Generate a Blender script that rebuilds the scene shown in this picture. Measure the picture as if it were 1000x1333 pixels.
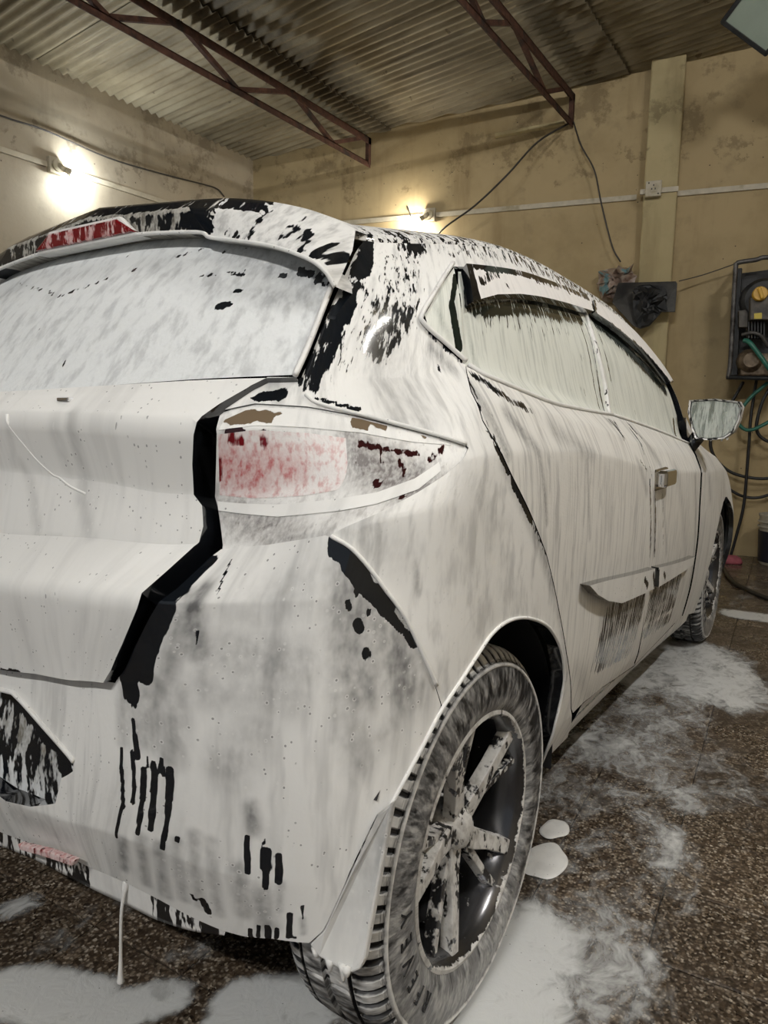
import bpy, bmesh, math, random
import numpy as np
from mathutils import Vector, Matrix
from mathutils.bvhtree import BVHTree
from mathutils.geometry import delaunay_2d_cdt

for o in list(bpy.data.objects):
    bpy.data.objects.remove(o, do_unlink=True)
scene = bpy.context.scene
COL = scene.collection
rnd = random.Random(7)

# ------------------------------------------------------------------ camera
CAM = np.array([1.2397, -0.3025, 0.9983])
YAW, PITCH, ROLL, FPX = 0.5757, 0.1292, 0.0174, 911.68
def _axes():
    cy, sy = math.cos(YAW), math.sin(YAW)
    f = np.array([-sy*math.cos(PITCH), cy*math.cos(PITCH), -math.sin(PITCH)])
    r = np.array([cy, sy, 0.0]); u = np.cross(r, f)
    c, s = math.cos(ROLL), math.sin(ROLL)
    return f, c*r + s*u, -s*r + c*u
FW, RT, UP = _axes()
cam_data = bpy.data.cameras.new('camera')
cam = bpy.data.objects.new('camera', cam_data); COL.objects.link(cam)
cam.matrix_world = Matrix(((RT[0], UP[0], -FW[0], CAM[0]), (RT[1], UP[1], -FW[1], CAM[1]), (RT[2], UP[2], -FW[2], CAM[2]), (0, 0, 0, 1)))
cam_data.sensor_fit = 'HORIZONTAL'; cam_data.sensor_width = 36.0
cam_data.lens = 36.0*FPX/1000.0
cam_data.clip_start = 0.02; cam_data.clip_end = 60
scene.camera = cam

# ------------------------------------------------------------------ world, lights, exposure
scene.view_settings.view_transform = 'Standard'
scene.view_settings.look = 'None'
scene.view_settings.gamma = 1.0
scene.view_settings.use_curve_mapping = False
scene.view_settings.exposure = -0.12
w = bpy.data.worlds.new('world'); scene.world = w; w.use_nodes = True
bg = w.node_tree.nodes['Background']
bg.inputs['Color'].default_value = (0.85, 0.92, 1.0, 1)      # dim evening light through the open front of the wash bay
bg.inputs['Strength'].default_value = 0.30
BULB, TUBE = 480.0, 1000.0                                     # radiance of the bay's bulbs and strip lights

# ------------------------------------------------------------------ measuring helpers
def ray(px, py):
    return FW*FPX + RT*(px-500.0) + UP*(666.5-py)
def at(px, py, **k):
    d = ray(px, py); a, v = list(k.items())[0]; i = 'XYZ'.index(a)
    return CAM + d*((v-CAM[i])/d[i])
WALL0 = np.array([-3.628, 4.83]); WALL1 = np.array([0.533, 5.765])
WDIR = (WALL1-WALL0)/np.linalg.norm(WALL1-WALL0)
WN = np.array([-WDIR[1], WDIR[0]])
def on_wall(px, py, d=0.0):
    """a point on the back wall, d metres in front of it"""
    q = ray(px, py); t = ((WALL0-CAM[:2])@WN-d)/(q[:2]@WN); return CAM+q*t
def on_left(px, py, d=0.0):
    return at(px, py, X=-3.628+d)
def roof_z(x): return 3.40+0.075*(x+3.63)
def on_roof(px, py, d=0.0):
    q = ray(px, py); t = (roof_z(CAM[0])-d-CAM[2])/(q[2]-0.075*q[0]); return CAM+q*t
def pix(P):
    d = np.asarray(P)-CAM; z = d@FW
    return np.stack([500+FPX*(d@RT)/z, 666.5-FPX*(d@UP)/z], -1)

# ------------------------------------------------------------------ object helpers
def link(name, me, parent=None):
    o = bpy.data.objects.new(name, me); COL.objects.link(o)
    if parent is not None: o.parent = parent
    return o
def empty(name, loc=(0, 0, 0), rot=(0, 0, 0)):
    o = link(name, None); o.location = loc; o.rotation_euler = rot; o.empty_display_size = 0.1
    return o
def tag(o, label=None, cat=None, group=None, kind=None):
    if label: o['label'] = label
    if cat: o['category'] = cat
    if group: o['group'] = group
    if kind: o['kind'] = kind
    return o
def mesh(name, verts, faces, mats=(), smooth=False, fm=None):
    me = bpy.data.meshes.new(name)
    me.from_pydata([tuple(map(float, v)) for v in verts], [], [tuple(map(int, f)) for f in faces])
    for m in mats: me.materials.append(m)
    if smooth: me.polygons.foreach_set('use_smooth', [True]*len(me.polygons))
    me.update()
    return me
def copy_tree(o, parent=None):
    c = o.copy(); COL.objects.link(c); c.parent = parent
    for ch in list(o.children): copy_tree(ch, c)
    return c
class MB:
    """collects simple shapes into one mesh"""
    def __init__(s): s.v = []; s.f = []
    def add(s, v, f):
        b = len(s.v); s.v += [tuple(map(float, q)) for q in v]; s.f += [tuple(b+i for i in q) for q in f]
    def box(s, c, size, rz=0.0, M=None):
        x, y, z = [q/2 for q in size]; vs = []
        for i in (-x, x):
            for j in (-y, y):
                for k in (-z, z): vs.append((i, j, k))
        R = M if M is not None else Matrix.Rotation(rz, 3, 'Z')
        vs = [tuple(R@Vector(q)+Vector(tuple(c))) for q in vs]
        s.add(vs, [(0, 1, 3, 2), (4, 6, 7, 5), (0, 4, 5, 1), (2, 3, 7, 6), (0, 2, 6, 4), (1, 5, 7, 3)])
    def tube(s, pts, r, n=8, cap=True):
        pts = [np.asarray(q, float) for q in pts]; m = len(pts)
        rr = r if hasattr(r, '__len__') else [r]*m
        vs = []; prev = None
        for i in range(m):
            d = pts[min(i+1, m-1)]-pts[max(i-1, 0)]; d = d/(np.linalg.norm(d)+1e-9)
            if prev is None:
                a = np.array([0, 0, 1.0]) if abs(d[2]) < .9 else np.array([1.0, 0, 0])
            else: a = prev
            a = a-d*(a@d); a /= np.linalg.norm(a)+1e-9; prev = a; b = np.cross(d, a)
            for k in range(n):
                t = 2*math.pi*k/n; vs.append(pts[i]+(a*math.cos(t)+b*math.sin(t))*rr[i])
        fs = [(i*n+k, i*n+(k+1) % n, (i+1)*n+(k+1) % n, (i+1)*n+k) for i in range(m-1) for k in range(n)]
        if cap: fs += [tuple(range(n-1, -1, -1)), tuple((m-1)*n+k for k in range(n))]
        s.add(vs, fs)
    def bar(s, a, b, w, h):
        """square section bar from a to b"""
        a = np.asarray(a, float); b = np.asarray(b, float); d = (b-a)/np.linalg.norm(b-a)
        up = np.array([0, 0, 1.0]) if abs(d[2]) < .95 else np.array([0, 1.0, 0])
        sd = np.cross(d, up); sd /= np.linalg.norm(sd); up = np.cross(sd, d)
        vs = []
        for q in (a, b):
            for i, j in ((-1, -1), (1, -1), (1, 1), (-1, 1)): vs.append(q+sd*i*w/2+up*j*h/2)
        s.add(vs, [(3, 2, 1, 0), (4, 5, 6, 7), (0, 1, 5, 4), (1, 2, 6, 5), (2, 3, 7, 6), (3, 0, 4, 7)])
    def lathe(s, prof, n=24, M=None, closed=False):
        """profile of (r, z) turned about z"""
        vs = []; M = M or Matrix.Identity(4)
        for r, z in prof:
            for k in range(n):
                t = 2*math.pi*k/n; vs.append(tuple(M@Vector((r*math.cos(t), r*math.sin(t), z))))
        m = len(prof); fs = [(i*n+k, i*n+(k+1) % n, (i+1)*n+(k+1) % n, (i+1)*n+k) for i in range(m-1) for k in range(n)]
        if prof[0][0] > 1e-6 and not closed: fs.append(tuple(range(n-1, -1, -1)))
        if prof[-1][0] > 1e-6 and not closed: fs.append(tuple((m-1)*n+k for k in range(n)))
        s.add(vs, fs)
    def prism(s, poly, d):
        """closed 3D polygon extruded by vector d"""
        n = len(poly); P = [np.asarray(q, float) for q in poly]; d = np.asarray(d, float)
        vs = P+[q+d for q in P]
        s.add(vs, [tuple(range(n))[::-1], tuple(range(n, 2*n))]+[(i, (i+1) % n, n+(i+1) % n, n+i) for i in range(n)])
    def build(s, name, mat, parent=None, smooth=False, bevel=0.0, auto=None, loc=None):
        me = bpy.data.meshes.new(name); vv = s.v
        if loc is not None: vv = [(a-loc[0], b-loc[1], c-loc[2]) for a, b, c in vv]
        me.from_pydata(vv, [], s.f)
        bm = bmesh.new(); bm.from_mesh(me); bmesh.ops.recalc_face_normals(bm, faces=bm.faces); bm.to_mesh(me); bm.free()
        if mat is not None: me.materials.append(mat)
        if smooth or auto:
            me.polygons.foreach_set('use_smooth', [True]*len(me.polygons))
            if auto: me.set_sharp_from_angle(angle=math.radians(auto))
        o = link(name, me, parent)
        if loc is not None: o.location = tuple(loc)
        if bevel:
            b = o.modifiers.new('bevel', 'BEVEL'); b.width = bevel; b.segments = 2; b.limit_method = 'ANGLE'
        return o
def spline(pts, n=8):
    P = [np.asarray(q, float) for q in pts]; P = [2*P[0]-P[1]]+P+[2*P[-1]-P[-2]]; out = []
    for i in range(1, len(P)-2):
        for k in range(n):
            t = k/n; a, b, c, d = P[i-1:i+3]
            out.append(.5*((2*b)+(c-a)*t+(2*a-5*b+4*c-d)*t*t+(3*b-a-3*c+d)*t**3))
    out.append(P[-2]); return out

# ------------------------------------------------------------------ materials
def new_mat(name):
    m = bpy.data.materials.new(name); m.use_nodes = True; nt = m.node_tree; nt.nodes.clear()
    out = nt.nodes.new('ShaderNodeOutputMaterial'); return m, nt, out
class NT:
    def __init__(s, nt): s.t = nt
    def n(s, ty, **k):
        q = s.t.nodes.new(ty)
        for a, b in k.items(): setattr(q, a, b)
        return q
    def put(s, sock, v):
        if isinstance(v, bpy.types.NodeSocket): s.t.links.new(v, sock)
        elif v is not None: sock.default_value = v
    def math(s, op, a, b=None, c=None, clamp=False):
        q = s.n('ShaderNodeMath', operation=op, use_clamp=clamp); s.put(q.inputs[0], a)
        if b is not None: s.put(q.inputs[1], b)
        if c is not None: s.put(q.inputs[2], c)
        return q.outputs[0]
    def noise(s, vec, scale, detail=3, rough=.5, col=False, dist=0.0):
        q = s.n('ShaderNodeTexNoise'); s.put(q.inputs['Vector'], vec); q.inputs['Scale'].default_value = scale
        q.inputs['Detail'].default_value = detail; q.inputs['Roughness'].default_value = rough; q.inputs['Distortion'].default_value = dist
        return q.outputs['Color' if col else 'Fac']
    def voro(s, vec, scale, out='Distance', feature='F1', rnd_=1.0):
        q = s.n('ShaderNodeTexVoronoi', feature=feature); s.put(q.inputs['Vector'], vec); q.inputs['Scale'].default_value = scale
        q.inputs['Randomness'].default_value = rnd_
        return q.outputs[out]
    def vscale(s, vec, sc):
        q = s.n('ShaderNodeVectorMath', operation='MULTIPLY'); s.put(q.inputs[0], vec); q.inputs[1].default_value = sc; return q.outputs[0]
    def ramp(s, f, stops):
        q = s.n('ShaderNodeValToRGB'); s.put(q.inputs[0], f); e = q.color_ramp.elements
        while len(e) < len(stops): e.new(0.5)
        for i, (p_, c) in enumerate(stops):
            e[i].position = p_; e[i].color = c if len(c) == 4 else (*c, 1)
        return q.outputs['Color']
    def mix(s, f, a, b, blend='MIX'):
        q = s.n('ShaderNodeMix', data_type='RGBA', blend_type=blend)
        s.put(q.inputs[0], f); s.put(q.inputs[6], a if not isinstance(a, tuple) else (*a[:3], 1)); s.put(q.inputs[7], b if not isinstance(b, tuple) else (*b[:3], 1))
        return q.outputs[2]
    def sstep(s, x, a, b):
        q = s.n('ShaderNodeMapRange', interpolation_type='SMOOTHSTEP'); s.put(q.inputs[0], x)
        q.inputs[1].default_value = a; q.inputs[2].default_value = b; q.inputs[3].default_value = 0; q.inputs[4].default_value = 1
        return q.outputs[0]
    def bump(s, h, strength=.3, dist=.01):
        q = s.n('ShaderNodeBump'); s.put(q.inputs['Height'], h); q.inputs['Strength'].default_value = strength; q.inputs['Distance'].default_value = dist
        return q.outputs[0]
    def bsdf(s, color=None, rough=.5, metal=0.0, normal=None, coat=0.0, emis=None, estr=0.0, spec=.5):
        q = s.n('ShaderNodeBsdfPrincipled')
        s.put(q.inputs['Base Color'], color if not isinstance(color, tuple) else (*color[:3], 1)); s.put(q.inputs['Roughness'], rough); s.put(q.inputs['Metallic'], metal)
        q.inputs['Specular IOR Level'].default_value = spec
        if normal is not None: s.put(q.inputs['Normal'], normal)
        q.inputs['Coat Weight'].default_value = coat; q.inputs['Coat Roughness'].default_value = .04
        if emis: q.inputs['Emission Color'].default_value = (*emis, 1); q.inputs['Emission Strength'].default_value = estr
        return q.outputs[0]
def simple(name, color, rough=.5, metal=0.0, var=.25, scale=14.0, bump=.1, spec=.5, coat=0.0, dirt=None):
    """plain procedural material: colour broken up by noise, fine relief"""
    m, nt, out = new_mat(name); T = NT(nt)
    tc = T.n('ShaderNodeTexCoord').outputs['Object']
    a = T.noise(tc, scale, 5, .6)
    lo = tuple(c*(1-var) for c in color); hi = tuple(min(1, c*(1+var)) for c in color)
    col = T.ramp(a, [(.3, lo), (.7, hi)])
    if dirt:
        col = T.mix(T.sstep(T.noise(tc, scale*.35, 4, .65), .5, .68), col, dirt)
    nt.links.new(T.bsdf(col, rough, metal, T.bump(T.noise(tc, scale*6, 3), bump, .004) if bump else None, coat, spec=spec), out.inputs[0])
    return m
def foam_mat(name, base=(.006, .008, .011), base_rough=.09, metal=0.0, scale=40.0, stretch=.35, edge=.04, gscale=22.0, gstretch=.25, mott=.25, pins=.6, white=(.80, .795, .77), grey=(.16, .16, .16), film=0.0, coat=1.0, coord='flow', bumpk=.35, ragged=.55):
    """washing foam lying over a glossy surface; attribute 'fm' holds cover, thinness and raggedness, 'flow' the run-off coordinates in metres"""
    m, nt, out = new_mat(name); T = NT(nt)
    fm = T.n('ShaderNodeAttribute', attribute_name='fm').outputs['Vector']
    sep = T.n('ShaderNodeSeparateXYZ'); T.put(sep.inputs[0], fm); F, TH, AM = sep.outputs
    fl = T.n('ShaderNodeAttribute', attribute_name='flow').outputs['Vector'] if coord == 'flow' else T.n('ShaderNodeTexCoord').outputs['Object']
    warp = T.noise(fl, 9, 2, .5, col=True)
    q = T.n('ShaderNodeVectorMath', operation='MULTIPLY_ADD'); T.put(q.inputs[0], warp); q.inputs[1].default_value = (.02, .02, .02); T.put(q.inputs[2], fl); fw = q.outputs[0]
    s3 = (scale, scale*stretch, scale) if coord == 'flow' else (scale, scale, scale*stretch)
    n1 = T.noise(T.vscale(fw, s3), 1.0, 3, .55)
    h = T.math('MULTIPLY_ADD', T.math('SUBTRACT', n1, .5), T.math('MULTIPLY', AM, 4.5), F)
    h = T.math('ADD', h, T.math('MULTIPLY', T.math('SUBTRACT', T.noise(T.vscale(fw, (s3[0]*2.6, max(s3[1]*2.6, 30), s3[2]*2.6)), 1.0, 2, .5), .5), ragged))
    mask = T.sstep(h, .5-edge, .5+edge)
    # soft grey where the foam lies thin
    g3 = (gscale, gscale*gstretch, gscale) if coord == 'flow' else (gscale, gscale, gscale*gstretch)
    n2 = T.noise(T.vscale(fw, g3), 1.0, 3, .6)
    n3 = T.noise(T.vscale(fw, (gscale*3.2, gscale*2.2, gscale*3.2)), 1.0, 2, .5)
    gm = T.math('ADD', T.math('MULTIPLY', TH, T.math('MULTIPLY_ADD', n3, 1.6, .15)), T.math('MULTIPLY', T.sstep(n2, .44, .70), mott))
    gm = T.math('MINIMUM', gm, 1.0)
    # thin rim around each hole
    rim = T.math('SUBTRACT', 1.0, T.sstep(h, .5, .5+edge*3))
    gm = T.math('MAXIMUM', gm, T.math('MULTIPLY', rim, .25))
    # bubbles burst to pin holes
    vd = T.voro(T.vscale(fl, (125, 125, 125)), 1.0)
    gate = T.sstep(T.noise(T.vscale(fl, (14, 14, 14)), 1.0, 3, .6), .44, .54)
    vc = T.voro(T.vscale(fl, (125, 125, 125)), 1.0, out='Color')
    vs = T.n('ShaderNodeSeparateXYZ'); T.put(vs.inputs[0], vc)
    rare = T.math('GREATER_THAN', vs.outputs[0], .68)
    pin = T.math('MULTIPLY', T.math('MULTIPLY', T.math('LESS_THAN', vd, .19), rare), T.math('MULTIPLY', gate, pins))
    ring = T.math('MULTIPLY', T.math('MULTIPLY', T.math('LESS_THAN', vd, .36), rare), T.math('MULTIPLY', gate, .7*min(1, pins)))
    gm = T.math('MULTIPLY', gm, T.math('SUBTRACT', 1.0, ring))
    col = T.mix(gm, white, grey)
    col = T.mix(pin, col, (.02, .02, .02))
    hgt = T.math('ADD', T.math('MULTIPLY', mask, 1.0), T.math('MULTIPLY', T.math('ADD', n3, T.math('MULTIPLY', n2, .8)), .35))
    nb = T.bump(hgt, bumpk, .004)
    foam = T.bsdf(col, T.math('MULTIPLY_ADD', gm, -.15, .50), 0.0, nb, spec=.35)
    bcol = base
    if film: bcol = T.mix(T.math('MULTIPLY', T.sstep(T.noise(T.vscale(fw, s3), .7, 4, .65), .35, .75), film), base, (.35, .34, .30))
    paint = T.bsdf(bcol, base_rough, metal, None, coat*.35)
    mx = T.n('ShaderNodeMixShader'); T.put(mx.inputs[0], mask); T.put(mx.inputs[1], paint); T.put(mx.inputs[2], foam)
    nt.links.new(mx.outputs[0], out.inputs[0]); return m

# ================================================================== THE CAR: one continuous body surface, cut into panels
UK = np.array([0, .28, .50, .62, .73, .86, 1.10, 1.45, 2.0, 2.6, 3.05, 3.55, 3.98, 4.30, 4.80])
VK = np.array([.28, .40, .50, .63, .76, .84, .92, .985, 1.05, 1.21, 1.37])
NET = [
 # bottom edge
 [(0,.33,.205),(.28,.33,.225),(.36,.335,.25),(.57,.33,.285),(.715,.345,.325),(.785,.41,.34),(.785,.70,.30),(.757,1.05,.270),(.752,1.6,.25),(.757,2.2,.225),(.765,2.7,.20),(.77,3.2,.20),(.73,3.6,.2),(.50,3.82,.2),(0,3.88,.2)],
 # lip crease
 [(0,.275,.355),(.28,.283,.375),(.40,.290,.390),(.60,.306,.40),(.722,.343,.41),(.797,.415,.43),(.822,.70,.42),(.805,1.05,.385),(.79,1.6,.345),(.79,2.2,.315),(.79,2.7,.30),(.80,3.2,.30),(.77,3.62,.30),(.54,3.88,.30),(0,3.95,.30)],
 # middle of bumper, lower door
 [(0,.285,.45),(.28,.287,.47),(.43,.292,.49),(.61,.308,.50),(.726,.345,.51),(.803,.43,.52),(.830,.70,.53),(.825,1.05,.50),(.812,1.6,.45),(.812,2.2,.415),(.81,2.7,.40),(.815,3.2,.40),(.79,3.62,.40),(.56,3.90,.40),(0,3.97,.40)],
 # lower edge of tailgate
 [(0,.303,.575),(.28,.301,.60),(.42,.303,.625),(.61,.318,.64),(.724,.352,.65),(.803,.445,.66),(.831,.70,.67),(.832,1.05,.65),(.83,1.6,.60),(.83,2.2,.57),(.825,2.7,.56),(.82,3.2,.56),(.79,3.62,.55),(.56,3.90,.55),(0,3.97,.55)],
 # top edge of the tailgate's lower face
 [(0,.285,.722),(.28,.287,.738),(.47,.300,.750),(.62,.335,.765),(.723,.364,.78),(.798,.458,.79),(.830,.70,.80),(.835,1.05,.78),(.836,1.6,.73),(.836,2.2,.70),(.828,2.7,.68),(.815,3.2,.68),(.775,3.6,.65),(.55,3.88,.65),(0,3.96,.65)],
 # root of the tailgate's ledge, lower edge of tail lamp
 [(0,.340,.790),(.28,.348,.805),(.515,.366,.818),(.63,.378,.845),(.722,.388,.865),(.797,.468,.885),(.828,.70,.88),(.834,1.05,.865),(.836,1.6,.81),(.836,2.2,.775),(.826,2.7,.755),(.808,3.2,.75),(.76,3.58,.72),(.54,3.85,.71),(0,3.93,.71)],
 # recess fold, shoulder fold on the side
 [(0,.362,.904),(.28,.372,.900),(.49,.392,.892),(.625,.415,.91),(.715,.445,.93),(.790,.52,.945),(.822,.70,.955),(.831,1.05,.945),(.833,1.6,.887),(.833,2.2,.850),(.822,2.7,.825),(.798,3.2,.81),(.74,3.55,.77),(.52,3.80,.75),(0,3.89,.75)],
 # upper ledge, upper edge of tail lamp, trim fold under the windows
 [(0,.338,.990),(.28,.346,.988),(.505,.375,.984),(.615,.425,.99),(.69,.475,.995),(.755,.56,1.00),(.785,.70,1.030),(.803,1.05,1.005),(.808,1.6,.950),(.806,2.2,.905),(.795,2.7,.88),(.765,3.2,.86),(.70,3.5,.82),(.49,3.74,.79),(0,3.84,.79)],
 # foot of rear glass, waistline of windows
 [(0,.372,1.035),(.28,.388,1.040),(.49,.425,1.047),(.605,.462,1.050),(.648,.51,1.055),(.69,.60,1.063),(.722,.74,1.094),(.735,1.05,1.075),(.745,1.6,1.025),(.752,2.2,.982),(.752,2.62,.955),(.715,3.1,.90),(.64,3.42,.85),(.44,3.66,.81),(0,3.78,.81)],
 [(0,.482,1.190),(.28,.492,1.190),(.475,.522,1.185),(.565,.555,1.185),(.615,.60,1.19),(.648,.68,1.20),(.675,.80,1.215),(.685,1.08,1.225),(.69,1.6,1.205),(.695,2.2,1.165),(.70,2.62,1.085),(.685,3.0,.935),(.58,3.36,.87),(.40,3.58,.83),(0,3.70,.83)],
 [(0,.602,1.325),(.28,.608,1.320),(.45,.628,1.307),(.525,.650,1.295),(.56,.695,1.292),(.58,.77,1.303),(.595,.90,1.327),(.592,1.15,1.368),(.595,1.65,1.368),(.61,2.15,1.325),(.645,2.60,1.195),(.672,2.93,.965),(.52,3.30,.885),(.36,3.50,.85),(0,3.62,.85)],
]
NET = np.array(NET, float)
# how sharply each row folds: on the tail / on the flank
SH_REAR = np.array([0, .8, 0, .3, .95, .95, .6, .95, .9, 0, 0.])
SH_SIDE = np.array([0, .6, 0, 0, 0, 0, .75, .85, .8, 0, 0.])
def _interp(K, P, t, sharp=None):
    """C1 spline through P at knots K; sharp blends to one-sided slopes"""
    i = np.clip(np.searchsorted(K, t, 'right')-1, 0, len(K)-2)
    h = np.diff(K); n = len(K)
    if P.ndim == 3 and P.shape[0] == n and sharp is not None:
        idx = np.arange(P.shape[1])
        d = (P[1:]-P[:-1])/h[:, None, None]
        m = np.empty_like(P); m[0] = d[0]; m[-1] = d[-1]
        a = h[1:, None, None]; b = h[:-1, None, None]
        m[1:-1] = (d[:-1]*a+d[1:]*b)/(a+b)
        s = sharp[:, :, None]
        mr = m.copy(); ml = m.copy()
        mr[:-1] = m[:-1]*(1-s[:-1])+d*s[:-1]; ml[1:] = m[1:]*(1-s[1:])+d*s[1:]
        p0, p1, m0, m1 = P[i, idx], P[i+1, idx], mr[i, idx], ml[i+1, idx]
    else:
        d = (P[1:]-P[:-1])/h[:, None]
        m = np.empty_like(P); m[0] = d[0]; m[-1] = d[-1]
        a = h[1:, None]; b = h[:-1, None]; m[1:-1] = (d[:-1]*a+d[1:]*b)/(a+b)
        p0, p1, m0, m1 = P[i], P[i+1], m[i], m[i+1]
    hh = h[i][:, None]; x = ((t-K[i])/h[i])[:, None]; x2 = x*x; x3 = x2*x
    return (2*x3-3*x2+1)*p0+(x3-2*x2+x)*hh*m0+(-2*x3+3*x2)*p1+(x3-x2)*hh*m1
def surf(U, V):
    U = np.clip(np.atleast_1d(np.asarray(U, float)), UK[0], UK[-1]); V = np.clip(np.atleast_1d(np.asarray(V, float)), VK[0], VK[-1])
    # mirror one column over the centre line so the tail is smooth there
    K = np.concatenate([[-UK[1]], UK]); rows = []
    for r in range(len(NET)):
        P = np.concatenate([[NET[r, 1]*np.array([-1, 1, 1])], NET[r]]); rows.append(_interp(K, P, U))
    Q = np.stack(rows)
    wside = np.clip((U-.80)/.2, 0, 1)
    sh = SH_REAR[:, None]*(1-wside)+SH_SIDE[:, None]*wside
    return _interp(VK, Q, V, sh)
def normals(U, V, e=.003):
    U = np.atleast_1d(U).astype(float); V = np.atleast_1d(V).astype(float)
    du = surf(np.minimum(U+e, UK[-1]), V)-surf(np.maximum(U-e, 0), V); dv = surf(U, np.minimum(V+e, VK[-1]))-surf(U, np.maximum(V-e, VK[0]))
    n = np.cross(du, dv); n /= np.linalg.norm(n, axis=1)[:, None]+1e-12
    return n
_gu = np.concatenate([np.linspace(0, 1.45, 150), np.linspace(1.46, 4.6, 120)]); _gv = np.linspace(VK[0], VK[-1], 130)
_GU, _GV = np.meshgrid(_gu, _gv); _GP = surf(_GU.ravel(), _GV.ravel())
_nu = len(_gu)
_gf = [(j*_nu+i, j*_nu+i+1, (j+1)*_nu+i+1, (j+1)*_nu+i) for j in range(len(_gv)-1) for i in range(_nu-1)]
BODY_TREE = BVHTree.FromPolygons([tuple(q) for q in _GP], _gf)
def uv_at(px, py):
    """where the view ray through a measured point meets the body"""
    d = ray(px, py); d = d/np.linalg.norm(d)
    hit, nrm, idx, dist = BODY_TREE.ray_cast(Vector(CAM), Vector(d))
    if hit is None:
        k = np.argmin(((pix(_GP)-np.array([px, py]))**2).sum(1)+((_GP-CAM)@FW)*8); return np.array([_GU.ravel()[k], _GV.ravel()[k]])
    f = _gf[idx]; uv = np.array([np.mean([_GU.ravel()[q] for q in f]), np.mean([_GV.ravel()[q] for q in f])])
    target = np.array(hit)
    for _ in range(4):
        e = .002; p0 = surf(uv[0], uv[1])[0]; a = (surf(uv[0]+e, uv[1])[0]-p0)/e; b = (surf(uv[0], uv[1]+e)[0]-p0)/e
        J = np.stack([a, b], 1); st = np.linalg.lstsq(J, target-p0, rcond=None)[0]
        uv = uv+np.clip(st, -.03, .03)
    return uv
def in_poly(P, poly):
    x, y = P[:, 0], P[:, 1]; inside = np.zeros(len(P), bool); n = len(poly)
    for i in range(n):
        x0, y0 = poly[i]; x1, y1 = poly[(i+1) % n]
        c = ((y0 > y) != (y1 > y)) & (x < (x1-x0)*(y-y0)/(y1-y0+1e-15)+x0); inside ^= c
    return inside
def seg_dist(P, a, b):
    a = np.asarray(a); b = np.asarray(b); d = b-a; L = d@d+1e-12
    t = np.clip(((P-a)@d)/L, 0, 1); return np.linalg.norm(P-(a+t[:, None]*d), axis=1)
def outline(pts, step, smooth=0):
    """points are measured (px, py) pairs or ('p', U, V)"""
    Q = [np.array(p[1:], float) if p[0] == 'p' else uv_at(*p) for p in pts]
    for _ in range(smooth):
        R = []
        for i in range(len(Q)):
            a, b = Q[i], Q[(i+1) % len(Q)]; R += [a*.8+b*.2, a*.2+b*.8]
        Q = R
    out = []
    for i in range(len(Q)):
        a, b = Q[i], Q[(i+1) % len(Q)]; k = max(1, int(np.linalg.norm(b-a)/step))
        out += [a+(b-a)*j/k for j in range(k)]
    return np.array(out)
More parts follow.
